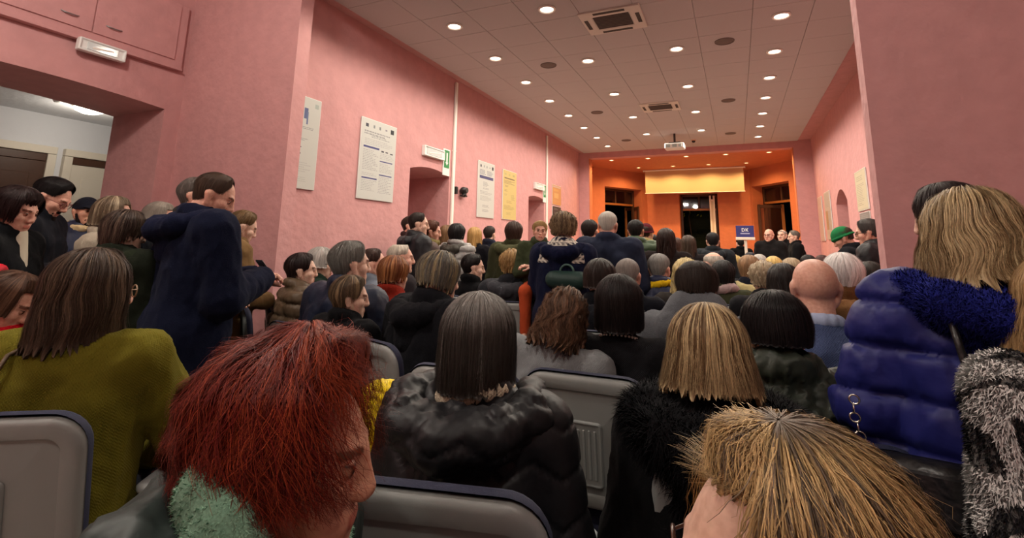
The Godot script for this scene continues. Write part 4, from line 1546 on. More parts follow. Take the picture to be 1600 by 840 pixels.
func poster(at: Vector3, facing: float, w: float, h: float, texture: Texture2D, label: String, thick := 0.016) -> void:
	var t := thing("poster", label, "poster", at, facing)
	part("board", chamfer_box(w, h, thick, 0.002), mats.white_plastic, t, pos(0, 0, thick / 2 + 0.004))
	var m := StandardMaterial3D.new()
	m.albedo_texture = texture
	m.albedo_color = Color(0.84, 0.84, 0.84)
	m.roughness = 0.55
	part("printed_face", sheet(w - 0.012, h - 0.012), m, t, pos(0, 0, thick + 0.0055))

func build_posters() -> void:
	var ink := srgb(70, 72, 84)
	var soft := srgb(150, 152, 156)
	var blue := srgb(72, 76, 140)
	var white := srgb(228, 232, 226)
	var logos := [[10, 6, 8, 4.5, srgb(60, 66, 80)], [31, 6, 5, 4, srgb(150, 160, 160)], [48, 6, 5, 4, srgb(140, 150, 150)], [66, 7, 6, 2, srgb(150, 150, 160)], [82, 5, 10, 6, srgb(40, 44, 50)]]
	var east := PI / 2
	# left wall of the hall
	poster(Vector3(-4.1, 2.455, -3.78), east, 0.38, 0.98, print_texture(srgb(226, 230, 222), [[40, 12, 14, 12, srgb(96, 112, 160)], [50, 16, 6, 14, srgb(110, 126, 170)], [78, 5, 14, 5, srgb(190, 204, 196)], [30, 33, 60, 3, soft, 5], [22, 46, 40, 2, soft, 5], [30, 55, 10, 1.5, ink], [28, 62, 12, 1.5, ink], [20, 72, 60, 10, srgb(205, 208, 204), 7], [30, 88, 40, 6, srgb(200, 204, 196), 6]], 3), "white printed poster half hidden behind the left pier")
	poster(Vector3(-4.1, 2.445, -4.975), east, 0.69, 1.0, print_texture(white, logos + [[8, 15, 84, 4, soft, 9], [28, 20, 52, 2.4, soft, 5], [10, 25, 80, 8, srgb(188, 190, 192), 6], [8, 34, 44, 2.6, blue], [58, 36, 8, 2, ink], [70, 36.5, 8, 1.6, ink], [84, 37, 9, 1.6, ink], [8, 39, 42, 26, srgb(176, 178, 180), 6], [55, 40, 40, 8, srgb(190, 192, 194), 6], [55, 49.5, 38, 1.6, blue], [55, 53, 38, 12, srgb(186, 188, 190), 6], [55, 67, 38, 1.6, blue], [55, 70, 38, 22, srgb(178, 180, 184), 6], [8, 68, 42, 4, srgb(190, 192, 196), 6], [8, 73.5, 42, 1.7, blue], [8, 77, 42, 14, srgb(186, 190, 190), 6]], 5), "large white poster with blue bars in two columns, nearest the left pier")
	poster(Vector3(-4.1, 2.39, -8.01), east, 0.66, 1.0, print_texture(srgb(226, 228, 220), logos + [[8, 15, 36, 8, srgb(110, 112, 140), 7], [52, 15, 38, 8, srgb(110, 112, 140), 7], [8, 25.5, 84, 5.5, srgb(84, 84, 132)], [30, 36, 34, 8, soft, 7], [30, 47, 36, 2, soft, 5], [12, 53, 76, 6, srgb(178, 180, 178), 7], [14, 62, 70, 8, srgb(184, 186, 182), 7], [28, 78, 46, 4, soft, 5], [28, 86, 42, 5, soft, 5]], 7), "white poster with one wide indigo bar, left of the yellow poster")
	poster(Vector3(-4.1, 2.39, -9.04), east, 0.66, 0.97, print_texture(srgb(232, 208, 136), [[10, 6, 14, 4, srgb(206, 196, 130)], [40, 6, 12, 4, srgb(208, 196, 128)], [70, 6, 16, 4, srgb(196, 186, 120)], [10, 15, 76, 2.6, srgb(132, 108, 84)], [8, 21, 80, 7, srgb(140, 118, 88), 8], [14, 31, 26, 4, srgb(160, 138, 98), 7], [12, 40, 20, 4, srgb(160, 138, 98), 7], [10, 49, 20, 3, srgb(160, 138, 98), 6], [60, 49, 30, 10, srgb(186, 164, 110), 7], [28, 62, 40, 5, srgb(168, 146, 100), 6], [10, 72, 76, 8, srgb(176, 154, 104), 7], [26, 86, 44, 5, srgb(176, 154, 104), 6]], 9), "pale yellow printed poster on the left wall")
	poster(Vector3(-4.1, 2.66, -11.95), east, 0.68, 0.5, print_texture(srgb(226, 160, 100), [[6, 4, 88, 8, srgb(224, 190, 170)], [10, 20, 60, 10, srgb(236, 176, 104)], [20, 40, 50, 26, srgb(240, 186, 120)], [10, 78, 80, 8, srgb(226, 180, 130), 7]], 11, 210, 150), "small orange poster above the dark poster on the left wall", 0.01)
	poster(Vector3(-4.1, 2.1, -11.95), east, 0.66, 0.56, print_texture(srgb(66, 54, 54), [[16, 8, 56, 8, srgb(150, 136, 132), 9], [22, 26, 50, 20, srgb(140, 128, 126), 10], [20, 56, 60, 26, srgb(154, 142, 140), 9]], 13, 210, 170), "dark poster with pale lines below the small orange one", 0.01)
	# right wall
	var west := -PI / 2
	poster(Vector3(1.82, 2.345, -9.17), west, 0.72, 0.62, print_texture(srgb(222, 214, 186), [[4, 4, 92, 92, srgb(232, 222, 190)], [16, 14, 66, 12, srgb(190, 180, 150), 9], [10, 34, 70, 44, srgb(186, 178, 156), 8], [6, 82, 60, 8, srgb(170, 160, 140), 8]], 15, 210, 190), "framed cream notice, the highest one beside the right pier")
	poster(Vector3(1.82, 1.86, -9.17), west, 0.66, 0.30, print_texture(srgb(150, 146, 142), [[8, 10, 80, 70, srgb(176, 172, 168), 9]], 17, 210, 100), "small grey notice right below the framed cream notice", 0.008)
	poster(Vector3(1.82, 2.14, -12.36), west, 0.70, 1.0, print_texture(srgb(208, 190, 172), [[10, 4, 80, 30, srgb(178, 168, 160), 9], [8, 40, 40, 40, srgb(190, 150, 110)], [52, 42, 38, 40, srgb(150, 150, 150), 8], [20, 84, 60, 10, srgb(178, 158, 140), 8]], 19), "colourful tall poster beside the arched niche of the right wall")
	poster(Vector3(1.82, 2.12, -13.4), west, 0.58, 1.0, print_texture(srgb(216, 184, 172), [[12, 6, 74, 12, srgb(196, 160, 150), 8], [14, 26, 70, 60, srgb(204, 170, 160), 9]], 21), "pale pink tall poster farthest along the right wall")

# ------------------------------------------------------------------ fittings of the room
func build_fittings() -> void:
	# emergency lamps: a white case with a recessed clear window
	for e in [[-5.545, 3.225, -2.545, 0.40, 0.125, "white emergency lamp over the side arch at upper left", PI / 2], [-4.1, 2.76, -6.23, 0.55, 0.15, "white emergency lamp above the nearer arched doorway", PI / 2], [-4.1, 2.74, -10.66, 0.55, 0.15, "white emergency lamp above the farther arched doorway", PI / 2]]:
		var t := thing("emergency_lamp", e[5], "lamp", Vector3(e[0], e[1], e[2]), e[6], "emergency lamps")
		part("case", inset_panel(e[3], e[4], 0.012, [[0.0, 0.0], [0.0, 0.05], [0.004, 0.056], [0.018, 0.056], [0.022, 0.044], [0.04, 0.044]]), mats.white_plastic, t)
		part("lens", chamfer_box(e[3] - 0.14, e[4] - 0.05, 0.008, 0.003), mat("lamp_clear", srgb(206, 214, 214), 0.12, {"spec": 0.7}), t, pos(0, 0, 0.048))
		part("reflector", chamfer_box(e[3] - 0.22, 0.02, 0.012, 0.005), mats.trim_white, t, Transform3D(Basis(Vector3.BACK, 0.12), Vector3(0, -0.005, 0.05)))
	# green exit plates hanging at the corner of each arched doorway
	for e in [[-6.62, 2.68, "green exit plate beside the nearer emergency lamp"], [-11.06, 2.62, "green exit plate beside the farther emergency lamp"]]:
		var t := thing("exit_sign", e[2], "sign", Vector3(-4.1, e[1], e[0]), PI / 2, "exit plates")
		part("plate", chamfer_box(0.20, 0.42, 0.012, 0.002), mats.white_plastic, t, pos(0, 0, 0.01))
		part("green_field", chamfer_box(0.15, 0.28, 0.004, 0.001), mat("exit_green", srgb(46, 132, 74), 0.5), t, pos(0, 0.05, 0.018))
		part("arrow", plate(PackedVector2Array([Vector2(-0.02, 0.1), Vector2(0.02, 0.1), Vector2(0.02, -0.05), Vector2(0.045, -0.05), Vector2(0, -0.1), Vector2(-0.045, -0.05), Vector2(-0.02, -0.05)]), 0.003), mats.white_plastic, t, pos(0, 0.05, 0.021))
	# white cable ducts down the left wall
	var duct := chamfer_box(0.06, CEIL, 0.035, 0.006)
	for e in [[-6.83, "white cable duct down the left wall by the nearer doorway"], [-11.2, "white cable duct down the left wall by the farther doorway"]]:
		var t := thing("cable_duct", e[1], "duct", Vector3(-4.1, 0, e[0]), PI / 2, "cable ducts")
		part("cover", duct, mats.trim_white, t, pos(0, CEIL / 2, 0.02))
		part("clip", chamfer_box(0.07, 0.02, 0.04, 0.003), mats.trim_white, t, pos(0, 2.9, 0.02))
	# black wall loudspeaker and its small switch box
	var t := thing("wall_speaker", "small black loudspeaker on the left wall beside the cable duct", "speaker", Vector3(-4.1, 2.27, -7.13), PI / 2)
	part("bracket", chamfer_box(0.16, 0.025, 0.06, 0.004), mats.black_plastic, t, pos(0, -0.07, 0.05))
	part("case", commit(nets([[Vector3(-0.03, 0.02, 0.06), Vector3(0.03, 0.02, 0.06), 0.055, 0.055], [Vector3(0, -0.02, 0.06), Vector3(0, -0.05, 0.06), 0.03, 0.045]], 0.008, 0.02)), mats.black_plastic, t)
	part("grille", lathe([Vector2(0.001, 0.0), Vector2(0.04, 0.004), Vector2(0.045, 0.0)], 18), mats.vent_dark, t, Transform3D(Basis(Vector3.RIGHT, PI / 2), Vector3(0, 0.02, 0.115)))
	t = thing("switch_box", "small black box fixed to the side of the white cable duct", "box", Vector3(-4.1, 2.27, -6.92), PI / 2)
	part("case", chamfer_box(0.05, 0.12, 0.05, 0.006), mats.black_plastic, t, pos(0, 0, 0.03))
	part("button", chamfer_box(0.02, 0.03, 0.008, 0.002), mats.vent_dark, t, pos(0, 0, 0.058))
	# round ceiling loudspeakers
	for e in [[0.01, -6.61, "right middle, nearest"], [-2.39, -6.61, "left, nearest"], [0.014, -9.48, "right middle, second"], [-2.395, -9.48, "left, second"], [0.02, -12.38, "right middle, farthest"], [-2.391, -12.38, "left, farthest"]]:
		var sp := thing("ceiling_speaker", "flat round grey ceiling loudspeaker, %s of its row" % e[2], "speaker", Vector3(e[0], CEIL, e[1]), 0.0, "ceiling loudspeakers")
		part("rim", lathe([Vector2(0.10, 0.0), Vector2(0.105, -0.01), Vector2(0.118, -0.009), Vector2(0.12, 0.0)], 26), mats.speaker_grey, sp)
		part("grille", lathe([Vector2(0.001, -0.009), Vector2(0.06, -0.008), Vector2(0.102, -0.004), Vector2(0.102, 0.0)], 26), mats.speaker_grey, sp)
	# air conditioning cassettes
	for e in [[-1.17, -5.46, "square ceiling air conditioner with four slots, the nearer one"], [-1.17, -9.47, "square ceiling air conditioner farther along the ceiling"]]:
		var ac := thing("ceiling_air_conditioner", e[2], "air conditioner", Vector3(e[0], CEIL, e[1]), 0.0, "ceiling cassettes")
		part("panel", inset_panel(0.70, 0.62, 0.02, [[0.0, 0.0], [0.0, 0.014], [0.006, 0.022], [0.13, 0.022], [0.135, 0.012], [0.15, 0.012]]), mat("cassette", srgb(206, 200, 190), 0.5), ac, Transform3D(Basis(Vector3.RIGHT, PI / 2), Vector3.ZERO))
		part("intake", chamfer_box(0.41, 0.012, 0.33, 0.003), mats.vent_dark, ac, pos(0, -0.014, 0))
		for k in 9:
			part("grille_bar", chamfer_box(0.41, 0.006, 0.010, 0.002), mats.speaker_grey, ac, pos(0, -0.022, -0.15 + 0.0375 * k))
		for q in [[0, -0.255, 0.36, 0.05], [0, 0.255, 0.36, 0.05], [-0.295, 0, 0.045, 0.26], [0.295, 0, 0.045, 0.26]]:
			part("air_slot", chamfer_box(q[2], 0.008, q[3], 0.002), mats.vent_dark, ac, pos(q[0], -0.021, q[1]))
	# projector on its ceiling mount, and the small camera beside it
	t = thing("projector", "white projector hung from the ceiling before the orange alcove", "projector", Vector3(-1.19, 3.74, -12.0), 0.0)
	part("case", chamfer_box(0.44, 0.13, 0.32, 0.02), mats.white_plastic, t)
	for k in 3:
		part("vent", chamfer_box([0.1, 0.1, 0.06][k], 0.07, 0.01, 0.002), mat("vent_soft", srgb(150, 156, 150), 0.6), t, pos([-0.14, 0.01, 0.13][k], 0.0, 0.16))
	part("lens", lathe([Vector2(0.001, 0.0), Vector2(0.04, 0.0), Vector2(0.045, 0.03), Vector2(0.045, 0.0)], 16), mats.black_plastic, t, Transform3D(Basis(Vector3.RIGHT, -PI / 2), Vector3(0.1, 0.0, -0.16)))
	part("mount", tube([Vector3(0, 0.06, 0), Vector3(0, 0.31, 0)], [0.025], 10), mats.vent_dark, t)
	part("mount_arm", chamfer_box(0.26, 0.03, 0.16, 0.005), mats.vent_dark, t, pos(0, 0.085, 0))
	t = thing("ceiling_camera", "small round security camera on the ceiling right of the projector", "camera", Vector3(-0.83, CEIL, -12.9), 0.0)
	part("base", lathe([Vector2(0.001, -0.02), Vector2(0.05, -0.02), Vector2(0.06, 0.0)], 16), mat("camera_beige", srgb(196, 150, 120), 0.5), t)
	part("dome", commit(ball(Vector3(0, -0.03, 0), 0.042, 8)), mats.vent_dark, t)
	# pull-down screen before the middle wall of the alcove
	t = thing("projection_screen", "cream projection screen partly rolled down in the orange alcove", "screen", Vector3(-1.17, 3.53, -16.85), 0.0)
	part("cloth", chamfer_box(2.98, 0.76, 0.006, 0.002), mat("screen_cloth", srgb(196, 172, 132), 0.7), t)
	part("housing", tube([Vector3(-1.53, 0.37, 0), Vector3(1.53, 0.37, 0)], [0.028], 10), mats.trim_white, t)
	part("bottom_bar", chamfer_box(3.02, 0.026, 0.026, 0.006), mats.trim_white, t, pos(0, -0.385, 0))
	part("end_cap", chamfer_box(0.03, 0.08, 0.07, 0.01), mats.trim_white, t, pos(-1.54, 0.37, 0))
	part("end_cap", chamfer_box(0.03, 0.08, 0.07, 0.01), mats.trim_white, t, pos(1.54, 0.37, 0))
	# navy sign on a stand
	t = thing("sign_stand", "navy sign with white lettering on a cream stand", "sign", Vector3(0.155, 0, -10.5), 0.0)
	part("board", chamfer_box(0.31, 0.215, 0.02, 0.003), mat("sign_navy", srgb(36, 38, 104), 0.5), t, pos(0, 1.745, 0))
	var tm := TextMesh.new()
	tm.text = "DK"
	tm.font_size = 64
	tm.pixel_size = 0.0014
	tm.depth = 0.002
	part("lettering", tm, mats.white_plastic, t, pos(0, 1.775, 0.012))
	part("small_line", chamfer_box(0.16, 0.018, 0.002, 0.0005), mat("sign_line", srgb(170, 172, 200), 0.6), t, pos(0, 1.705, 0.0115))
	part("ledge", chamfer_box(0.33, 0.05, 0.09, 0.006), mats.cream_paint, t, pos(0, 1.61, 0.02))
	part("post", chamfer_box(0.05, 1.56, 0.05, 0.006), mats.cream_paint, t, pos(0, 0.80, 0))
	part("foot", chamfer_box(0.36, 0.03, 0.3, 0.008), mats.cream_paint, t, pos(0, 0.015, 0))
	# cupboard doors painted like the wall, above the side arch
	t = thing("wall_cupboard", "pink painted cupboard set into the wall above the side arch", "cupboard", Vector3(-5.6, 3.36, 0.0), 0.0)
	part("frame_board", chamfer_box(0.05, 0.74, 3.25, 0.004), mats.pink, t, pos(0.026, 0.30, -1.70))
	part("lower_ledge", chamfer_box(0.07, 0.022, 3.25, 0.003), mats.pink, t, pos(0.036, -0.079, -1.70))
	for k in 4:
		var d := part("door", chamfer_box(0.022, 0.62, 0.776, 0.003), mats.pink, t, pos(0.056, 0.325, -2.842 + 0.786 * k))
		part("handle", tube([Vector3(0.008, -0.20, -0.07), Vector3(0.03, -0.212, -0.04), Vector3(0.034, -0.214, 0.0), Vector3(0.03, -0.212, 0.04), Vector3(0.008, -0.20, 0.07)], [0.007, 0.006, 0.006, 0.006, 0.007], 8), mats.chrome, d, pos(0, 0, 0.22 if k % 2 == 0 else -0.2))
	# the lamp and doors of the white side room
	t = thing("ceiling_lamp", "bright round ceiling lamp in the white side room", "lamp", Vector3(-7.55, 3.09, -3.46), 0.0)
	part("base", lathe([Vector2(0.001, -0.02), Vector2(0.17, -0.02), Vector2(0.18, 0.0)], 24), mats.trim_white, t)
	part("lamp_glass", lathe([Vector2(0.001, -0.09), Vector2(0.08, -0.085), Vector2(0.15, -0.055), Vector2(0.165, -0.02)], 24), mat("side_glow", Color(0.9, 0.9, 0.9), 0.4, {"emit": Color(1.0, 0.95, 0.86), "energy": 4.0}), t)
	var l := OmniLight3D.new()
	l.name = "lamp_light"
	l.light_color = Color(1.0, 0.95, 0.88)
	l.light_energy = 0.45
	l.omni_range = 30.0
	l.omni_attenuation = 2.0
	l.light_size = 0.15
	l.shadow_enabled = true
	t.add_child(l)
	l.position = Vector3(0, -0.2, 0)
	t = thing("smoke_detector", "small round detector on the side room ceiling beside the lamp", "detector", Vector3(-7.5, 3.09, -3.1), 0.0)
	part("base", lathe([Vector2(0.001, -0.04), Vector2(0.035, -0.038), Vector2(0.05, -0.015), Vector2(0.05, 0.0)], 18), mats.white_plastic, t)
	side_door(-3.05, "brown wooden door in a pale frame at the left edge", "dark_wood")
	side_door(-4.3, "cream door in a pale frame in the white side room", "cream_paint")

func side_door(z: float, label: String, leaf: String) -> void:
	var t := thing("door", label, "door", Vector3(-8.6, 0, z), PI / 2)
	for s in [-1.0, 1.0]:
		part("frame_post", chamfer_box(0.10, 2.545, 0.09, 0.005), mats.cream_paint, t, pos(0.53 * s, 1.2725, 0.03))
	part("frame_head", chamfer_box(1.16, 0.10, 0.09, 0.005), mats.cream_paint, t, pos(0, 2.60, 0.03))
	part("transom", chamfer_box(0.955, 0.10, 0.05, 0.004), mats.dark_wood, t, pos(0, 2.494, 0.03))
	var lf := part("leaf", chamfer_box(0.96, 2.44, 0.045, 0.004), mats[leaf], t, pos(0, 1.22, 0.025))
	part("panel", chamfer_box(0.66, 1.0, 0.012, 0.01), mats[leaf], lf, pos(0, 0.55, 0.024))
	part("panel", chamfer_box(0.66, 0.8, 0.012, 0.01), mats[leaf], lf, pos(0, -0.6, 0.024))
	part("handle", tube([Vector3(0.40, -0.18, 0.02), Vector3(0.40, -0.18, 0.07), Vector3(0.30, -0.18, 0.075)], [0.01], 8), mats.chrome, lf)

# French windows of the alcove: outer frame, transom, an open leaf, and the dark garden behind
func build_alcove_doors() -> void:
	french_door("door_1", Vector2(-4.1, -15.7), Vector2(-2.75, -17.7), 0.46, 2.17, 3.34, [[1, -100.0]])
	french_door("door_2", Vector2(-2.75, -17.7), Vector2(0.48, -17.7), 1.06, 2.26, 3.2, [[1, -92.0]])
	french_door("door_3", Vector2(0.48, -17.7), Vector2(1.68, -16.0), 0.1, 1.72, 3.36, [[-1, 62.0]])
	var sh := thing("shutter_leaf", "narrow white painted shutter leaf standing open in the middle doors", "shutter", Vector3(-0.66, 0, -17.62), 0.5)
	for k in 2:
		part("stile", chamfer_box(0.055, 3.1, 0.035, 0.005), mats.trim_white, sh, pos(-0.06 + 0.12 * k, 1.55, 0))
	for k in 3:
		part("rail", chamfer_box(0.12, 0.06, 0.03, 0.004), mats.trim_white, sh, pos(0, [0.05, 1.5, 2.95][k], 0))
	part("panel", chamfer_box(0.09, 2.9, 0.012, 0.003), mats.cream_paint, sh, pos(0, 1.5, -0.004))
	# garden at night: a hedge and a plant beyond the middle doors
	var hedge := commit(nets([[Vector3(-1.6, 0.5, 0), Vector3(1.6, 0.6, 0), 0.6, 0.5], [Vector3(-1.0, 1.5, 0.1), Vector3(0.9, 1.6, 0), 0.55, 0.5], [Vector3(-0.4, 2.4, 0), Vector3(0.3, 2.5, 0.1), 0.4, 0.35]], 0.06, 0.2))
	var t := thing("hedge", "dark shrub in the night garden beyond the middle doors", "shrub", Vector3(-1.1, 0, -20.6), 0.0)
	part("foliage", hedge, mat("leaf_dark", srgb(44, 54, 34), 0.8, {"normal": "crease_n", "normal_scale": 1.5, "tri": 3.0}), t)
	part("stem", tube([Vector3(0, 0.0, 0), Vector3(0.02, 0.6, 0)], [0.05, 0.04], 8), mats.dark_wood, t)
	t = thing("potted_branch", "yellow-green leaves catching light beyond the middle doors", "plant", Vector3(-1.45, 0, -18.9), 0.0)
	part("stem", tube([Vector3(0.1, 0, 0), Vector3(0.05, 1.4, 0), Vector3(-0.05, 2.5, 0.05), Vector3(0.1, 3.0, 0.05)], [0.02, 0.016, 0.01, 0.005], 7), mats.dark_wood, t)
	var leaf := commit(nets([[Vector3(0, 0, 0), Vector3(0, -0.09, 0), 0.018, 0.006, Vector3(2.0, 1, 0.35)]], 0.008, 0.01))
	var r := RandomNumberGenerator.new()
	r.seed = 3
	for k in 16:
		part("leaf", leaf, mat("leaf_lime", srgb(170, 178, 50), 0.5), t, Transform3D(Basis.from_euler(Vector3(r.randf_range(-0.8, 0.8), r.randf() * TAU, r.randf_range(-0.9, 0.9))), Vector3(r.randf_range(-0.25, 0.4), r.randf_range(2.5, 3.0), r.randf_range(-0.1, 0.2))))

func french_door(called: String, a: Vector2, b: Vector2, u0: float, u1: float, h: float, leaves: Array) -> void:
	var d := (b - a).normalized()
	var bx := Vector3(d.x, 0, d.y)
	var bz := bx.cross(Vector3.UP)                      # points into the room
	var root := Node3D.new()
	root.name = called
	root.set_meta("kind", "structure")
	add_child(root)
	root.transform = Transform3D(Basis(bx, Vector3.UP, bz), Vector3(a.x, 0, a.y))
	var w := u1 - u0
	var zf := -0.42 if bz.dot(Vector3(-1.2, 0, -15.0) - Vector3(a.x, 0, a.y)) > 0 else 0.42
	var inw := -signf(zf)
	for s in [0, 1]:
		part("frame_post", chamfer_box(0.07, h, 0.09, 0.006), mats.dark_wood, root, pos(u0 + 0.035 + s * (w - 0.07), h / 2, zf))
	part("frame_head", chamfer_box(w, 0.07, 0.09, 0.006), mats.dark_wood, root, pos((u0 + u1) / 2, h - 0.035, zf))
	part("transom", chamfer_box(w, 0.07, 0.07, 0.006), mats.honey_wood, root, pos((u0 + u1) / 2, h - 0.52, zf))
	part("mullion", chamfer_box(0.06, 0.5, 0.06, 0.006), mats.dark_wood, root, pos((u0 + u1) / 2, h - 0.28, zf))
	for s in [0, 1]:
		part("pane", chamfer_box(w / 2 - 0.09, 0.42, 0.006, 0.001), mats.glass, root, pos(u0 + w * (0.25 + 0.5 * s), h - 0.27, zf))
	for lf in leaves:
		var hinge: float = u1 - 0.06 if lf[0] > 0 else u0 + 0.06
		var leaf := Node3D.new()
		leaf.name = "leaf"
		root.add_child(leaf, true)
		leaf.transform = Transform3D(Basis(Vector3.UP, deg_to_rad(lf[1]) * inw), Vector3(hinge, 0, zf + 0.3 * inw))
		var lw := w / 2 - 0.06
		var sg: float = -lf[0]
		var lh := h - 0.58
		for s in [0.04, lw - 0.04]:
			part("stile", chamfer_box(0.085, lh, 0.05, 0.006), mats.honey_wood if s > 0.1 else mats.dark_wood, leaf, pos(sg * s, lh / 2 + 0.01, 0))
		for y in [0.1, 0.9, lh - 0.05]:
			part("rail", chamfer_box(lw - 0.1, 0.1, 0.05, 0.006), mats.dark_wood, leaf, pos(sg * lw / 2, y, 0))
		part("pane", chamfer_box(lw - 0.15, lh - 1.0, 0.006, 0.001), mats.glass, leaf, pos(sg * lw / 2, 0.9 + (lh - 0.95) / 2, 0))
		part("lower_panel", chamfer_box(lw - 0.15, 0.72, 0.02, 0.004), mats.dark_wood, leaf, pos(sg * lw / 2, 0.5, 0))

# ------------------------------------------------------------------ the people nearest the camera, and what they carry
func build_foreground() -> void:
	# red-haired woman in profile
	var p := {"kind": "sit", "lean": 30.0, "head": Vector3(5, 0, 0), "wide": 1.1, "side": 2.0}
	var t := person({"head_at": Vector3(-0.568, 1.151, -0.564), "size": 1.05, "turn": -64.0, "near": true, "skin": "tan",
		"label": "woman with big curly red hair in profile, dark green padded jacket", "chair_label": "grey plastic chair under the red-haired woman in the foreground",
		"hair": "curly", "hair_over": {"vol": 0.030, "puff": 0.026, "curl": 0.005, "curl_freq": 22.0, "clump": 0.003, "fuzz": 0.02, "tb": 104.0, "ts": 100.0, "lb": 0.05, "ls": 0.035, "tf": 46.0, "face": 1.2, "soft": 0.5, "taper": 0.4, "ragged": 0.02, "near_strands": 46, "strands": 300, "drift": 0.8, "wig": 0.010, "width": 0.0020, "base": Color(0.15, 0.014, 0.009), "streak": Color(0.34, 0.055, 0.02), "streak_freq": 5.0},
		"hair_color": Color.WHITE, "hair_seed": 8, "pose": p,
		"coat": {"color": srgb(44, 54, 52), "kind": "nylon", "bulk": 0.05, "fold": 0.012, "fold_freq": 9.0, "extra": [[Vector3(-0.10, 0.47, 0.07), Vector3(0.10, 0.47, 0.07), 0.09, 0.09]], "quilt": {"step": 0.14, "depth": 0.014, "width": 0.012}}})
	var ring := ring_data(p, 0.112, 0.55, 0.036, 0.009, 0.065)
	crease(ring, 0.004, 22.0, 3)
	part("fleece_collar", commit(ring), cloth(srgb(150, 200, 172), "wool"), t)
	part("fleece_pile", fur_mesh(ring, 30000, 0.005, 0.0005, Vector3.ZERO, 4), cloth(srgb(164, 212, 184), "fur"), t)
	var inner := ring_data(p, 0.072, 0.475, 0.03, 0.009)
	part("inner_collar", commit(inner), cloth(srgb(120, 108, 92), "wool"), t)

	# blond woman seen from above
	p = {"kind": "sit", "lean": 12.0, "head": Vector3(3, 0, 4)}
	person({"head_at": Vector3(0.022, 1.122, -0.628), "size": 1.05, "turn": 106.0, "near": true, "skin": "fair",
		"label": "blond woman with brown glasses at the bottom right, head bent to the left", "chair_label": "grey plastic chair under the blond woman with brown glasses",
		"hair": "layered", "hair_over": {"vol": 0.03, "lb": 0.10, "ls": 0.05, "tf": 46.0, "face": 1.05, "clump": 0.005, "drift": 0.35, "fuzz": 0.022, "ragged": 0.05, "near_strands": 26, "strands": 300, "wave": 0.006, "root": 0.16, "base": Color(0.15, 0.11, 0.075), "streak": Color(0.56, 0.38, 0.17), "streak_from": -0.55, "streak_freq": 7.0},
		"hair_color": Color.WHITE, "hair_seed": 12, "pose": p, "glasses": srgb(70, 40, 26),
		"coat": {"color": srgb(70, 110, 150), "kind": "wool", "bulk": 0.02}})

	# black and white fluffy coat at the right edge
	p = {"kind": "stand", "lean": 2.0, "wide": 0.92}
	t = person({"at": Vector3(0.611, 1.442, -1.391), "turn": 10.0, "near": true,
		"label": "woman in a fluffy black and white patterned coat at the right edge",
		"hair": "long", "hair_over": {"lb": 0.16, "ls": 0.15, "vol": 0.03, "flare": 0.3}, "hair_color": srgb(206, 172, 122), "pose": p,
		"coat": {"color": srgb(120, 118, 116), "kind": "wool", "bulk": 0.03, "hem": 0.3}})
	var cd := coat_data(p, {"bulk": 0.03, "cell": 0.014, "hem": 0.3})
	hair_noise.seed = 21
	part("coat_pile", fur_mesh(cd, 90000, 0.013, 0.0020, Vector3(0, -0.5, 0), 6, "zebra"), cloth(Color.WHITE, "fur"), t)

	# standing woman in the blue padded coat
	p = {"kind": "stand", "lean": 3.0, "head": Vector3(10, 18, 0), "wide": 1.06, "arms": "front", "elbow_l": Vector3(-0.27, 0.19, -0.02), "wrist_l": Vector3(-0.19, -0.02, -0.06), "palm_l": Vector3(1, 0, 0.2)}
	t = person({"at": Vector3(0.540, 1.590, -1.64), "turn": -8.0, "near": true,
		"label": "standing blond woman in a royal blue padded coat with a fur hood", "hair": "long",
		"hair_over": {"lb": 0.16, "ls": 0.24, "vol": 0.03, "flare": 0.30, "clump": 0.008, "wave": 0.010, "near_strands": 20, "ragged": 0.05, "root": 0.10, "base": Color(0.22, 0.145, 0.07), "streak": Color(0.62, 0.47, 0.26), "streak_from": -0.35, "streak_freq": 11.0},
		"hair_color": Color.WHITE, "hair_seed": 5, "pose": p, "trousers": srgb(36, 44, 80),
		"coat": {"color": srgb(26, 31, 96), "kind": "nylon", "bulk": 0.045, "hem": 0.5, "fold": 0.008, "quilt": {"step": 0.115, "depth": 0.013, "width": 0.012}}})
	var hd := hood_data(p, 1.25, 0.012)
	part("hood", commit(hd), cloth(srgb(28, 34, 100), "wool"), t)
	part("hood_fur", fur_mesh(hd, 48000, 0.013, 0.0011, Vector3(0, 0.1, 0), 7), cloth(srgb(34, 40, 122), "fur"), t)
	# her shoulder bag
	var bag := thing("handbag", "black handbag with a silver chain hanging on the blue coat", "bag", Vector3(0.330, 0.90, -1.46), -0.15)
	part("pouch", commit(nets([[Vector3(-0.11, 0.06, 0), Vector3(0.11, 0.06, 0), 0.045, 0.045], [Vector3(-0.12, -0.06, 0), Vector3(0.12, -0.06, 0), 0.05, 0.05]], 0.009, 0.03)), cloth(srgb(16, 16, 18), "leather"), bag)
	part("flap", chamfer_box(0.26, 0.10, 0.012, 0.005), cloth(srgb(20, 20, 22), "leather"), bag, Transform3D(Basis(Vector3.RIGHT, -0.12), Vector3(0, 0.04, 0.05)))
	part("strap", tube([Vector3(0.10, 0.11, 0.02), Vector3(0.105, 0.30, 0.03), Vector3(0.09, 0.42, 0.0), Vector3(0.085, 0.47, -0.06)], [0.008], 6), cloth(srgb(18, 18, 20), "leather"), bag)
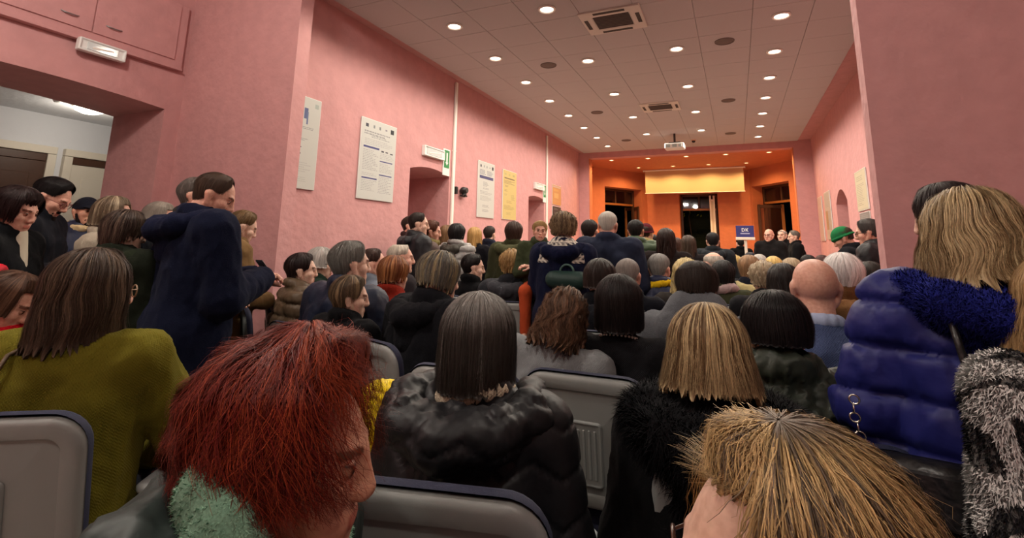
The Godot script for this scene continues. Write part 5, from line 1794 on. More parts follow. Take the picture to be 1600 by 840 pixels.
	for s in [-1.0, 1.0]:
		for k in 7:
			var link := part("chain_link", lathe([Vector2(0.010, -0.002), Vector2(0.012, 0.0), Vector2(0.010, 0.002), Vector2(0.008, 0.0), Vector2(0.010, -0.002)], 12), mat("silver", srgb(190, 186, 178), 0.25, {"metal": 1.0}), bag, Transform3D(Basis(Vector3.RIGHT, PI / 2) * Basis(Vector3.BACK, 1.57 if k % 2 else 0.0), Vector3(0.10 * s + 0.004 * sin(k), 0.10 + 0.019 * k, 0.045)))
			link.name = "chain_link" if k == 0 else link.name
	# dark-haired person behind her
	person({"at": Vector3(0.680, 1.685, -2.26), "turn": 58.0, "near": true,
		"label": "person with dark brown hair behind the woman in the blue coat", "hair": "long", "hair_over": {"lb": 0.12, "ls": 0.10, "lean": -0.6}, "hair_color": srgb(46, 34, 34),
		"pose": {"kind": "stand", "arms": "front", "head": Vector3(10, 0, 0)}, "coat": {"color": srgb(40, 38, 44), "bulk": 0.02, "hem": 0.2, "cell": 0.018}})

	# woman with the grey bob and the black quilted jacket
	p = {"kind": "sit", "lean": 5.0, "head": Vector3(2, -4, 0), "wide": 0.98}
	t = person({"at": Vector3(-0.645, 1.312, -1.244), "turn": 6.0, "near": true,
		"label": "woman with a straight grey-brown bob and a black quilted jacket", "chair_label": "grey plastic chair in front, under the woman with the grey bob", "chair_turn": 8.0,
		"hair": "bob", "hair_over": {"lb": 0.135, "ls": 0.13, "vol": 0.019, "flare": 0.03, "clump": 0.003, "ragged": 0.006, "near_strands": 24, "root": 0.36, "base": Color(0.27, 0.26, 0.24), "streak": Color(0.052, 0.044, 0.038), "streak_from": -1.0}, "hair_color": Color.WHITE, "hair_seed": 4, "pose": p,
		"coat": {"color": srgb(24, 25, 28), "kind": "nylon", "bulk": 0.032, "cell": 0.008, "fold": 0.002, "fold_freq": 12.0, "quilt": {"step": 0.10, "depth": 0.006, "width": 0.006, "zigzag": 0.7}},
		"scarf": srgb(190, 178, 156), "scarf_r": 0.021})
	hd = hood_data(p, 1.3, 0.009)
	quilt(hd, skeleton(p).torso, {"step": 0.075, "depth": 0.006, "width": 0.006, "zigzag": 0.5})
	part("hood", commit(hd), cloth(srgb(26, 27, 30), "nylon"), t)

	# woman with streaked blond hair and a furry black coat
	p = {"kind": "sit", "lean": 6.0, "head": Vector3(6, 4, 0), "wide": 0.86}
	t = person({"at": Vector3(-0.085, 1.292, -1.462), "turn": 2.0, "near": true,
		"label": "woman with straight streaked blond hair and a furry black coat", "chair_label": "grey plastic chair under the woman in the furry black coat", "chair_off": Vector3(0.10, 0, -0.2),
		"hair": "bob", "hair_over": {"lb": 0.10, "ls": 0.12, "vol": 0.024, "flare": 0.26, "near_strands": 24, "ragged": 0.02, "base": Color(0.19, 0.115, 0.055), "streak": Color(0.66, 0.50, 0.27), "streak_from": -0.15, "streak_freq": 13.0}, "hair_color": Color.WHITE, "hair_seed": 9, "pose": p,
		"coat": {"color": srgb(18, 18, 20), "kind": "wool", "bulk": 0.035, "extra": [[Vector3(0.12, 0.34, 0.08), Vector3(0.16, -0.02, 0.24), 0.06, 0.05], [Vector3(0, 0.32, 0.10), Vector3(0, -0.06, 0.25), 0.07, 0.06]]}})
	hd = hood_data(p, 1.25, 0.012)
	part("fur_hood", commit(hd), cloth(srgb(18, 18, 20), "wool"), t)
	part("hood_pile", fur_mesh(hd, 26000, 0.034, 0.0011, Vector3(0.1, -0.3, 0), 8), cloth(srgb(26, 26, 29), "fur"), t)

	# child carried by the woman in the navy hood
	person({"at": Vector3(-1.533, 1.643, -4.05), "size": 0.74, "turn": 196.0, "near": true, "skin": "rosy", "chair": false,
		"label": "small blond child looking back over the navy-hooded woman's shoulder", "hair": "pixie", "hair_over": {"tf": 66.0, "vol": 0.014}, "hair_color": srgb(206, 172, 116),
		"pose": {"kind": "sit", "sex": "child", "head": Vector3(0, 12, 4), "arms": "cradle"}, "coat": {"color": srgb(52, 60, 40), "kind": "plain", "bulk": 0.02, "cell": 0.014}, "trousers": srgb(170, 70, 38)})
	# green rucksack
	var r := thing("backpack", "dark green backpack on the navy-hooded woman's back", "backpack", Vector3(-1.165, 1.10, -3.64), 0.1)
	part("body", commit(nets([[Vector3(-0.10, -0.12, 0), Vector3(0.10, -0.12, 0), 0.075, 0.075], [Vector3(-0.10, 0.09, 0), Vector3(0.10, 0.09, 0), 0.065, 0.065]], 0.012, 0.05)), cloth(srgb(36, 58, 54), "nylon"), r)
	part("pocket", chamfer_box(0.2, 0.13, 0.03, 0.012), cloth(srgb(34, 54, 50), "nylon"), r, pos(0, -0.1, 0.075))
	var loop := []
	for k in 9:
		loop.append(Vector3(0.05 * cos(PI * k / 8.0), 0.15 + 0.05 * sin(PI * k / 8.0), 0))
	part("handle", tube(loop, [0.009], 7), cloth(srgb(70, 96, 90), "nylon"), r)
	# yellow padded jacket hung on an armrest
	var y := thing("yellow_jacket", "bright yellow padded jacket bundled over an armrest", "jacket", Vector3(-0.975, 0.93, -1.28), -0.35)
	var jm := nets([[Vector3(-0.035, 0.07, 0), Vector3(0.05, 0.09, 0.0), 0.036, 0.034], [Vector3(-0.03, 0.05, 0.01), Vector3(-0.02, -0.10, 0.02), 0.042, 0.034], [Vector3(0.03, 0.05, -0.01), Vector3(0.045, -0.02, 0.0), 0.032, 0.026]], 0.0055, 0.018)
	quilt(jm, Transform3D.IDENTITY, {"step": 0.024, "depth": 0.006, "width": 0.004})
	crease(jm, 0.006, 30.0, 3)
	part("padded_shell", commit(jm), cloth(srgb(226, 200, 20), "nylon"), y)
	part("sleeve", commit(nets([[Vector3(0.02, 0.06, 0.02), Vector3(0.06, -0.05, 0.03), 0.026, 0.022]], 0.006, 0.01)), cloth(srgb(220, 194, 20), "nylon"), y)
	# empty chair in the right aisle
	chair(Vector3(0.30, 0, -3.25), 0.0, "empty grey plastic chair behind the bald man, near the blue coat")

# ------------------------------------------------------------------ the crowd
func build_crowd() -> void:
	person({"at": Vector3(-0.786, 1.362, -3.122), "label": "seated person with smooth dark brown hair right of the green backpack", "chair_label": "grey plastic chair under the dark-haired person by the green backpack", "turn": 8, "hair": "bob", "hair_over": {"lb": 0.06, "ls": 0.06}, "hair_color": srgb(44, 34, 30), "pose": {"kind": "sit", "head": Vector3(0, -8, 0)}, "coat": {"color": srgb(26, 28, 34), "kind": "wool", "bulk": 0.02}, "hood": srgb(30, 32, 38)})
	person({"at": Vector3(-0.710, 1.368, -3.601), "label": "seated man with cropped grey balding head among the dark-haired women", "chair_label": "grey plastic chair under the man with the cropped grey head", "turn": 4, "hair": "crop", "hair_color": srgb(150, 142, 136), "skin": "rosy", "pose": {"kind": "sit", "sex": "man"}, "coat": {"color": srgb(24, 26, 34), "kind": "wool", "bulk": 0.01}})
	person({"at": Vector3(-0.622, 1.386, -4.529), "label": "seated grey-haired man in a navy jacket with a yellow collar", "chair_label": "grey plastic chair under the man with the yellow collar", "turn": 0, "hair": "short", "hair_color": srgb(140, 138, 134), "skin": "rosy", "pose": {"kind": "sit", "sex": "man", "head": Vector3(0, -12, 0)}, "coat": {"color": srgb(34, 40, 66), "kind": "nylon", "bulk": 0.025, "quilt": {"step": 0.085, "depth": 0.012, "width": 0.010}}, "scarf": srgb(214, 176, 30), "scarf_r": 0.026})
	person({"at": Vector3(-0.370, 1.346, -4.204), "label": "seated woman with pale blond hair behind the grey hooded coat", "chair_label": "grey plastic chair under the pale blond woman behind the grey hood", "turn": 10, "hair": "wavy", "hair_color": srgb(208, 186, 130), "pose": {"kind": "sit"}, "coat": {"color": srgb(60, 56, 54), "kind": "wool"}})
	person({"at": Vector3(-0.228, 1.410, -5.481), "label": "seated balding man with white fringe and a bare crown, farther down the hall", "chair_label": "grey plastic chair under the balding white-haired man farther down", "turn": 20, "hair": "ring", "hair_color": srgb(196, 188, 176), "skin": "rosy", "pose": {"kind": "sit", "sex": "man", "head": Vector3(4, 20, 0)}, "coat": {"color": srgb(40, 40, 46), "kind": "wool"}})
	person({"at": Vector3(-0.124, 1.327, -4.876), "label": "seated woman with long black hair and a pink and mint patterned scarf", "chair_label": "grey plastic chair under the woman with the pink and mint scarf", "turn": 0, "hair": "layered", "hair_color": srgb(30, 26, 26), "pose": {"kind": "sit"}, "coat": {"color": srgb(66, 70, 50), "kind": "wool", "bulk": 0.02}, "scarf": srgb(170, 150, 150)})
	person({"at": Vector3(0.101, 1.367, -5.527), "label": "seated woman with light brown hair and a cream fur collar", "chair_label": "grey plastic chair under the woman with the cream fur collar", "turn": 4, "hair": "layered", "hair_color": srgb(150, 116, 84), "pose": {"kind": "sit"}, "coat": {"color": srgb(36, 40, 54), "kind": "wool", "bulk": 0.03}, "hood": srgb(206, 192, 140), "hood_kind": "wool", "hood_size": 0.9})
	person({"at": Vector3(-0.035, 1.327, -7.370), "label": "small blond head seated far down the hall left of the fur collar", "chair_label": "grey plastic chair under the small blond head far down the hall", "turn": 0, "hair": "curly", "hair_color": srgb(206, 176, 110), "pose": {"kind": "sit"}, "coat": {"color": srgb(50, 48, 50), "kind": "wool"}})
	person({"at": Vector3(0.175, 1.324, -4.398), "label": "seated woman with fluffy grey-blond curls beside the bald man", "chair_label": "grey plastic chair under the woman with grey-blond curls", "turn": 6, "hair": "curly", "hair_over": {"vol": 0.036}, "hair_color": srgb(176, 158, 130), "pose": {"kind": "sit", "head": Vector3(6, 0, 0)}, "coat": {"color": srgb(34, 34, 38), "kind": "wool", "bulk": 0.02}})
	person({"at": Vector3(0.259, 1.351, -3.705), "label": "seated woman with long dark hair and black coat left of the bald man", "chair_label": "grey plastic chair under the long dark-haired woman left of the bald man", "turn": 14, "hair": "long", "hair_over": {"lb": 0.12, "ls": 0.12}, "hair_color": srgb(38, 32, 30), "pose": {"kind": "sit", "head": Vector3(4, -10, 0)}, "coat": {"color": srgb(26, 26, 28), "kind": "nylon", "bulk": 0.03}})
	person({"at": Vector3(0.385, 1.348, -6.774), "label": "seated woman with straw blond hair behind the grey-blond curls", "chair_label": "grey plastic chair under the straw blond woman behind the curls", "turn": 0, "hair": "bob", "hair_color": srgb(222, 190, 118), "pose": {"kind": "sit"}, "coat": {"color": srgb(50, 50, 56), "kind": "wool"}})
	person({"at": Vector3(0.278, 1.352, -7.951), "label": "far seated person with white hair near the dark standing men", "chair_label": "grey plastic chair under the far white-haired person", "turn": 0, "hair": "pixie", "hair_color": srgb(200, 196, 190), "pose": {"kind": "sit"}, "coat": {"color": srgb(40, 42, 52), "kind": "wool"}})
	person({"at": Vector3(0.179, 1.380, -8.570), "label": "far seated person with navy cap of dark hair below the navy sign", "chair_label": "grey plastic chair under the far dark head below the sign", "turn": 0, "hair": "short", "hair_color": srgb(34, 36, 48), "pose": {"kind": "sit"}, "coat": {"color": srgb(36, 40, 60), "kind": "wool"}})
	person({"at": Vector3(0.490, 1.348, -5.817), "label": "seated person with beige hair just left of the bald head, farther away", "chair_label": "grey plastic chair under the beige-haired person left of the bald head", "turn": 0, "hair": "pixie", "hair_color": srgb(190, 170, 140), "pose": {"kind": "sit"}, "coat": {"color": srgb(46, 44, 46), "kind": "wool"}})
	person({"at": Vector3(0.800, 1.374, -7.289), "label": "far seated person with black hair above the bald man", "chair_label": "grey plastic chair under the far black head above the bald man", "turn": 0, "hair": "short", "hair_color": srgb(28, 26, 28), "pose": {"kind": "sit", "sex": "man"}, "coat": {"color": srgb(30, 32, 40), "kind": "wool"}})
	person({"at": Vector3(1.114, 1.356, -8.549), "label": "far seated person with dark red hair between bald and white heads", "chair_label": "grey plastic chair under the far dark red head", "turn": 0, "hair": "bob", "hair_color": srgb(70, 36, 34), "pose": {"kind": "sit"}, "coat": {"color": srgb(40, 38, 46), "kind": "wool"}})
	person({"at": Vector3(0.631, 1.405, -3.973), "label": "seated woman with fluffy white hair and a brown fur coat", "chair_label": "grey plastic chair under the white-haired woman in brown fur", "turn": 0, "hair": "pixie", "hair_over": {"vol": 0.034, "tb": 124.0}, "hair_color": srgb(226, 222, 220), "pose": {"kind": "sit"}, "coat": {"color": srgb(112, 78, 48), "kind": "wool", "bulk": 0.03, "fold": 0.012}, "hood": srgb(132, 96, 62), "hood_size": 1.1})
	person({"at": Vector3(0.940, 1.361, -4.790), "label": "seated man with short dark hair and an olive jacket by the pier", "chair_label": "grey plastic chair under the man in the olive jacket", "turn": 6, "hair": "short", "hair_color": srgb(46, 42, 38), "pose": {"kind": "sit", "sex": "man", "head": Vector3(0, 14, 0)}, "coat": {"color": srgb(84, 88, 74), "kind": "plain", "bulk": 0.012}})
	person({"at": Vector3(-0.191, 1.365, -2.719), "label": "seated person with dark hair in a grey coat with a big hood", "chair_label": "grey plastic chair under the person in the grey hooded coat", "turn": 0, "hair": "layered", "hair_over": {"lb": 0.03, "ls": 0.03}, "hair_color": srgb(50, 40, 34), "near": true, "pose": {"kind": "sit", "head": Vector3(10, -4, 0), "wide": 1.1}, "coat": {"color": srgb(112, 116, 122), "kind": "wool", "bulk": 0.03, "cell": 0.012, "extra": [[Vector3(-0.05, 0.545, 0.05), Vector3(0.05, 0.545, 0.05), 0.075, 0.075], [Vector3(-0.09, 0.46, 0.07), Vector3(0.09, 0.46, 0.07), 0.085, 0.085]]}})
	person({"at": Vector3(0.290, 1.411, -2.480), "label": "bald man in a blue sweater over a light shirt collar", "chair_label": "grey plastic chair under the bald man in the blue sweater", "turn": 6, "hair_top": 0.0, "skin": "rosy", "near": true, "pose": {"kind": "sit", "sex": "man", "wide": 1.12, "lean": 4}, "coat": {"color": srgb(70, 82, 116), "kind": "knit", "bulk": 0.02, "fold": 0.006, "name": "sweater", "collar": 0.0, "chest": 1.1}, "shirt": srgb(170, 184, 214)})
	person({"at": Vector3(0.098, 1.301, -1.881), "label": "seated woman with round glossy black hair and a dark green jacket", "chair_label": "grey plastic chair under the woman with round black hair", "turn": 8, "hair": "bob", "hair_over": {"lb": 0.05, "ls": 0.05, "vol": 0.026, "tf": 60.0, "ragged": 0.004, "flare": -0.1}, "hair_color": srgb(26, 22, 24), "near": true, "pose": {"kind": "sit", "head": Vector3(4, 4, 0), "wide": 1.05}, "coat": {"color": srgb(44, 50, 42), "kind": "nylon", "collar": 0.034, "collar_y": 0.53, "bulk": 0.035, "fold": 0.016, "fold_freq": 13.0}})
	person({"at": Vector3(-0.492, 1.310, -2.283), "label": "seated woman with a black bob, black cardigan and pearl necklace", "chair_label": "grey plastic chair with slotted back under the woman with the pearls", "turn": 2, "hair": "bob", "hair_over": {"lb": 0.125, "ls": 0.12, "vol": 0.026}, "hair_color": srgb(34, 28, 28), "near": true, "pose": {"kind": "sit", "lean": 3}, "coat": {"color": srgb(24, 24, 27), "kind": "knit", "bulk": 0.008, "fold": 0.006, "name": "cardigan", "collar": 0.0}, "pearls": true, "chair_off": Vector3(-0.06, 0, 0.09)})
	person({"at": Vector3(-0.682, 1.246, -2.188), "label": "woman in a grey sweater bending her curly brown head to the right", "chair_label": "grey plastic chair under the woman in the grey sweater", "turn": 6, "hair": "wavy", "hair_over": {"curl": 0.009, "lb": 0.17, "ls": 0.15, "vol": 0.018, "wig": 0.008, "base": Color(0.10, 0.055, 0.034), "streak": Color(0.24, 0.13, 0.075)}, "hair_color": Color.WHITE, "near": true, "pose": {"kind": "sit", "lean": 4, "side": -7, "head": Vector3(22, -14, -8), "wide": 1.08}, "coat": {"color": srgb(124, 128, 130), "kind": "knit", "bulk": 0.02, "fold": 0.005, "name": "sweater", "collar": 0.0}, "chair_off": Vector3(-0.22, 0, 0.02)})
	person({"at": Vector3(-1.487, 1.392, -2.410), "label": "seated woman with grey-blond hair and a black hooded coat, seen from behind", "chair_label": "grey plastic chair under the grey-blond woman in the black coat", "turn": -18, "hair": "layered", "hair_over": {"lb": 0.05, "ls": 0.08, "base": Color(0.16, 0.15, 0.13), "streak": Color(0.42, 0.34, 0.2)}, "hair_color": Color.WHITE, "near": true, "pose": {"kind": "sit", "head": Vector3(10, -14, 0), "wide": 1.1, "lean": 9}, "coat": {"color": srgb(22, 23, 28), "kind": "wool", "bulk": 0.045, "cell": 0.013}, "hood": srgb(26, 27, 32), "hood_size": 1.15})
	person({"at": Vector3(-1.954, 1.255, -2.229), "label": "seated woman with short brown hair and black coat, face turned right", "chair_label": "grey plastic chair with white back under the short brown-haired woman", "turn": -12, "hair": "pixie", "hair_over": {"tb": 124.0, "base": Color(0.10, 0.065, 0.04), "streak": Color(0.30, 0.2, 0.11)}, "hair_color": Color.WHITE, "near": true, "pose": {"kind": "sit", "head": Vector3(4, -38, 0), "wide": 1.08}, "coat": {"color": srgb(20, 20, 23), "kind": "wool", "bulk": 0.03, "cell": 0.013}})
	person({"at": Vector3(-2.232, 1.442, -2.511), "label": "seated man with thick grey hair and navy coat near the pier", "chair_label": "grey plastic chair under the grey-haired man in the navy coat", "turn": -8, "hair": "short", "hair_over": {"vol": 0.017, "taper": 1.0, "lb": 0.08, "clump": 0.006}, "hair_color": srgb(128, 126, 120), "near": true, "pose": {"kind": "sit", "sex": "man", "head": Vector3(0, -20, 0), "wide": 1.12}, "coat": {"color": srgb(28, 34, 52), "kind": "nylon", "bulk": 0.035, "cell": 0.014}})
	person({"at": Vector3(-3.201, 1.387, -3.258), "label": "seated woman with white bob and dark green coat by the left wall", "chair_label": "grey plastic chair under the white-bobbed woman in green", "turn": -40, "hair": "bob", "hair_over": {"lb": 0.07, "ls": 0.05}, "hair_color": srgb(188, 184, 178), "pose": {"kind": "sit", "head": Vector3(4, -22, 0)}, "coat": {"color": srgb(28, 48, 38), "kind": "wool", "bulk": 0.03}, "glasses": srgb(60, 50, 46)})
	person({"at": Vector3(-2.997, 1.348, -2.855), "label": "seated woman with dark hair and brown padded jacket beside the pier", "chair_label": "grey plastic chair under the woman in the brown padded jacket", "turn": -34, "hair": "pixie", "hair_color": srgb(40, 26, 26), "pose": {"kind": "sit", "head": Vector3(0, -12, 0)}, "coat": {"color": srgb(84, 68, 52), "kind": "nylon", "bulk": 0.035, "quilt": {"step": 0.085, "depth": 0.012, "width": 0.010}, "cell": 0.013}})
	person({"at": Vector3(-2.773, 1.390, -3.394), "label": "seated young man with short brown hair and a grey jacket in profile", "chair_label": "grey plastic chair under the young man in the grey jacket", "turn": -30, "hair": "short", "hair_color": srgb(60, 38, 30), "skin": "rosy", "pose": {"kind": "sit", "sex": "man", "head": Vector3(0, -26, 0)}, "coat": {"color": srgb(96, 104, 116), "kind": "nylon", "bulk": 0.02}})
	person({"at": Vector3(-2.234, 1.343, -2.977), "label": "seated woman with orange-red bobbed hair and a red jacket", "chair_label": "grey plastic chair under the orange-haired woman in red", "turn": -6, "hair": "layered", "hair_over": {"lb": 0.06, "ls": 0.06, "base": Color(0.20, 0.065, 0.025), "streak": Color(0.45, 0.19, 0.07)}, "hair_color": Color.WHITE, "pose": {"kind": "sit", "head": Vector3(4, -12, 0)}, "coat": {"color": srgb(150, 44, 30), "kind": "wool", "bulk": 0.02}})
	person({"at": Vector3(-2.839, 1.434, -3.857), "label": "seated old man with white hair and bald front in profile", "chair_label": "grey plastic chair under the old white-haired man", "turn": -30, "hair": "ring", "hair_over": {"bald": 30.0, "vol": 0.012}, "hair_color": srgb(206, 196, 180), "skin": "rosy", "pose": {"kind": "sit", "sex": "man", "head": Vector3(0, -18, 0)}, "coat": {"color": srgb(54, 48, 52), "kind": "wool", "bulk": 0.02}})
	person({"at": Vector3(-1.820, 1.379, -4.103), "label": "seated person with orange-blond curls and a grey hooded coat", "chair_label": "grey plastic chair under the person with orange-blond curls", "turn": 10, "hair": "curly", "hair_over": {"base": Color(0.34, 0.19, 0.07), "streak": Color(0.55, 0.36, 0.15)}, "hair_color": Color.WHITE, "pose": {"kind": "sit", "wide": 1.05}, "coat": {"color": srgb(52, 54, 60), "kind": "wool", "bulk": 0.03, "cell": 0.015}, "hood": srgb(74, 76, 82), "hood_size": 1.15})
	person({"at": Vector3(-2.320, 1.342, -4.332), "label": "seated youth with black hair in a black top, ear showing", "chair_label": "grey plastic chair under the black-haired youth", "turn": -14, "hair": "short", "hair_over": {"vol": 0.018, "tb": 116.0}, "hair_color": srgb(26, 22, 22), "pose": {"kind": "sit", "sex": "man", "head": Vector3(6, -40, 0)}, "coat": {"color": srgb(22, 22, 25), "kind": "wool", "bulk": 0.0}})
	person({"at": Vector3(-3.013, 1.751, -4.383), "label": "standing man with short dark hair and black hooded jacket by the doorway", "turn": -34, "hair": "short", "hair_color": srgb(48, 38, 34), "pose": {"kind": "stand", "sex": "man", "arms": "front", "head": Vector3(4, -20, 0)}, "coat": {"color": srgb(30, 31, 35), "kind": "nylon", "bulk": 0.035, "hem": 0.12}, "hood": srgb(34, 35, 39)})
	person({"at": Vector3(-3.697, 1.760, -5.189), "label": "man's face peering out of the nearer arched doorway", "turn": -70, "hair": "short", "hair_color": srgb(60, 44, 38), "skin": "rosy", "pose": {"kind": "stand", "sex": "man"}, "coat": {"color": srgb(60, 40, 40), "kind": "wool"}})
	person({"at": Vector3(-3.050, 1.680, -4.716), "label": "standing woman with short reddish brown hair in profile at the doorway", "turn": -46, "hair": "pixie", "hair_color": srgb(96, 56, 40), "skin": "rosy", "pose": {"kind": "stand", "arms": "front", "head": Vector3(8, -16, 0)}, "coat": {"color": srgb(120, 104, 100), "kind": "wool", "bulk": 0.02, "hem": 0.1}, "scarf": srgb(120, 110, 70)})
	person({"at": Vector3(-3.394, 1.664, -5.568), "label": "standing woman with light brown hair in a green jacket by the duct", "turn": -10, "hair": "long", "hair_color": srgb(124, 92, 62), "pose": {"kind": "stand"}, "coat": {"color": srgb(66, 84, 56), "kind": "wool", "bulk": 0.02, "hem": 0.1}})
	person({"at": Vector3(-2.941, 1.659, -5.048), "label": "standing woman with black hair in a silver padded vest", "turn": -8, "hair": "layered", "hair_color": srgb(24, 22, 24), "pose": {"kind": "stand", "arms": "front"}, "coat": {"color": srgb(150, 148, 146), "kind": "nylon", "bulk": 0.03, "hem": 0.1, "quilt": {"step": 0.085, "depth": 0.012, "width": 0.010}, "cell": 0.014}, "hood": srgb(62, 60, 54)})
	person({"at": Vector3(-3.113, 1.649, -5.809), "label": "standing woman with long blond hair and a black coat by the left wall", "turn": -4, "hair": "long", "hair_color": srgb(196, 156, 96), "pose": {"kind": "stand", "arms": "front"}, "coat": {"color": srgb(24, 24, 30), "kind": "wool", "bulk": 0.02, "hem": 0.3}})
	person({"at": Vector3(-2.155, 1.673, -4.896), "label": "standing person with brown hair and a big olive hood", "turn": 6, "hair": "layered", "hair_color": srgb(62, 42, 34), "pose": {"kind": "stand", "arms": "front"}, "coat": {"color": srgb(66, 68, 46), "kind": "wool", "bulk": 0.04, "hem": 0.2}, "hood": srgb(84, 86, 60), "hood_size": 1.25})
	person({"at": Vector3(-3.162, 1.686, -6.337), "label": "far standing person with dark hair between the blond woman and the olive hood", "turn": 0, "hair": "short", "hair_color": srgb(50, 40, 36), "pose": {"kind": "stand", "sex": "man", "arms": "front"}, "coat": {"color": srgb(40, 44, 60), "kind": "wool", "bulk": 0.02, "hem": 0.1}})
	person({"at": Vector3(-1.245, 1.678, -3.799), "label": "standing woman with tousled blond-brown hair, navy hood and patterned white yoke", "turn": 6, "hair": "layered", "hair_over": {"vol": 0.036, "lb": 0.04, "ls": 0.05, "curl": 0.008, "wig": 0.01, "fuzz": 0.02, "base": Color(0.16, 0.10, 0.06), "streak": Color(0.40, 0.28, 0.15)}, "hair_color": Color.WHITE, "near": true, "pose": {"kind": "stand", "arms": "cradle", "head": Vector3(0, 14, 0)}, "coat": {"color": srgb(26, 31, 58), "kind": "wool", "bulk": 0.035, "hem": 0.25, "cell": 0.013}, "hood": srgb(22, 27, 56), "hood_size": 1.15, "yoke": true})
	person({"at": Vector3(-1.338, 1.699, -4.924), "label": "standing person in dark red half hidden behind the grey-haired man", "turn": 0, "hair": "short", "hair_color": srgb(40, 32, 30), "pose": {"kind": "stand", "sex": "man"}, "coat": {"color": srgb(96, 26, 36), "kind": "wool", "bulk": 0.03, "hem": 0.1}})
	person({"at": Vector3(-1.028, 1.744, -4.385), "label": "tall standing man with white hair and a navy jacket seen from behind", "turn": 8, "hair": "crop", "hair_over": {"vol": 0.008}, "hair_color": srgb(206, 200, 190), "skin": "rosy", "near": true, "pose": {"kind": "stand", "sex": "man", "arms": "front", "wide": 1.15}, "coat": {"color": srgb(32, 38, 56), "kind": "plain", "bulk": 0.035, "hem": 0.15, "collar": 0.022, "collar_y": 0.525, "cell": 0.013}})
	person({"at": Vector3(-0.970, 1.722, -5.419), "label": "standing man with black hair and green padded jacket", "turn": 0, "hair": "short", "hair_color": srgb(28, 25, 24), "skin": "tan", "pose": {"kind": "stand", "sex": "man", "arms": "front"}, "coat": {"color": srgb(66, 82, 62), "kind": "nylon", "bulk": 0.035, "hem": 0.1, "quilt": {"step": 0.085, "depth": 0.012, "width": 0.010}, "cell": 0.014}})
	person({"at": Vector3(-0.987, 1.722, -6.192), "label": "standing person in a burgundy knitted hat", "turn": -10, "hair": "ring", "hair_color": srgb(50, 36, 30), "hat": srgb(78, 26, 34), "pose": {"kind": "stand"}, "coat": {"color": srgb(190, 176, 120), "kind": "wool", "bulk": 0.02, "hem": 0.1}})
	person({"at": Vector3(-1.148, 1.621, -7.813), "label": "far standing person in bright red with dark hair", "turn": 0, "hair": "short", "hair_color": srgb(30, 26, 26), "pose": {"kind": "stand"}, "coat": {"color": srgb(190, 24, 30), "kind": "wool", "bulk": 0.02, "hem": 0.1}})
	person({"at": Vector3(-0.631, 1.620, -5.146), "label": "standing woman with very long dark brown hair in the middle of the hall", "turn": 2, "hair": "very_long", "hair_color": srgb(46, 32, 28), "pose": {"kind": "stand", "arms": "front"}, "coat": {"color": srgb(40, 32, 32), "kind": "wool", "bulk": 0.02, "hem": 0.2}})
	person({"at": Vector3(-0.726, 1.556, -7.012), "label": "far standing woman with brown hair right of the very long dark hair", "turn": 0, "hair": "bob", "hair_color": srgb(70, 46, 38), "pose": {"kind": "stand"}, "coat": {"color": srgb(46, 36, 36), "kind": "wool", "bulk": 0.02, "hem": 0.1}})
	person({"at": Vector3(-0.522, 1.577, -6.319), "label": "standing woman with long grey-brown hair left of the dark hooded man", "turn": 0, "hair": "long", "hair_color": srgb(76, 62, 52), "pose": {"kind": "stand", "arms": "front"}, "coat": {"color": srgb(38, 34, 36), "kind": "wool", "bulk": 0.02, "hem": 0.2}})
	person({"at": Vector3(-0.278, 1.634, -6.975), "label": "standing man with short black hair and dark grey hooded coat", "turn": 4, "hair": "short", "hair_color": srgb(28, 28, 30), "pose": {"kind": "stand", "sex": "man", "arms": "front"}, "coat": {"color": srgb(44, 49, 54), "kind": "wool", "bulk": 0.035, "hem": 0.2}, "hood": srgb(52, 57, 62), "hood_size": 1.1})
	person({"at": Vector3(0.579, 1.805, -10.894), "label": "bald man with glasses standing in dark clothes by the right alcove door", "turn": 165, "skin": "rosy", "glasses": srgb(30, 28, 28), "hair_top": 0.0, "pose": {"kind": "stand", "sex": "man", "arms": "front", "head": Vector3(4, -14, 0)}, "coat": {"color": srgb(34, 33, 34), "kind": "wool", "bulk": 0.03, "hem": 0.1}})
	person({"at": Vector3(0.875, 1.822, -11.804), "label": "standing man with pale bald head in the middle of the three far men", "turn": 150, "skin": "fair", "hair_top": 0.0, "hair": "ring", "hair_color": srgb(190, 180, 170), "pose": {"kind": "stand", "sex": "man", "arms": "crossed"}, "coat": {"color": srgb(26, 26, 28), "kind": "wool", "bulk": 0.02, "hem": 0.1}})
	person({"at": Vector3(1.017, 1.792, -11.205), "label": "grey-haired standing man with crossed arms, rightmost of the three far men", "turn": 95, "skin": "fair", "hair": "short", "hair_color": srgb(120, 112, 104), "pose": {"kind": "stand", "sex": "man", "arms": "crossed", "head": Vector3(6, 10, 0)}, "coat": {"color": srgb(24, 25, 28), "kind": "wool", "bulk": 0.03, "hem": 0.1}})
	person({"at": Vector3(0.069, 1.647, -12.035), "label": "far man in black standing left of the navy sign", "turn": 20, "hair": "short", "hair_color": srgb(24, 22, 22), "pose": {"kind": "stand", "sex": "man"}, "coat": {"color": srgb(18, 18, 20), "kind": "wool", "bulk": 0.03, "hem": 0.1}})
	person({"at": Vector3(1.094, 1.722, -5.566), "label": "standing man with glasses, grey-black hair and black jacket at the right pier", "turn": 66, "hair": "pixie", "hair_over": {"vol": 0.014, "tf": 48.0}, "hair_color": srgb(78, 74, 72), "glasses": srgb(20, 20, 22), "skin": "rosy", "near": true, "pose": {"kind": "stand", "sex": "man", "arms": "phone", "head": Vector3(12, 8, 0)}, "coat": {"color": srgb(26, 27, 31), "kind": "nylon", "bulk": 0.04, "hem": 0.12, "cell": 0.013}})
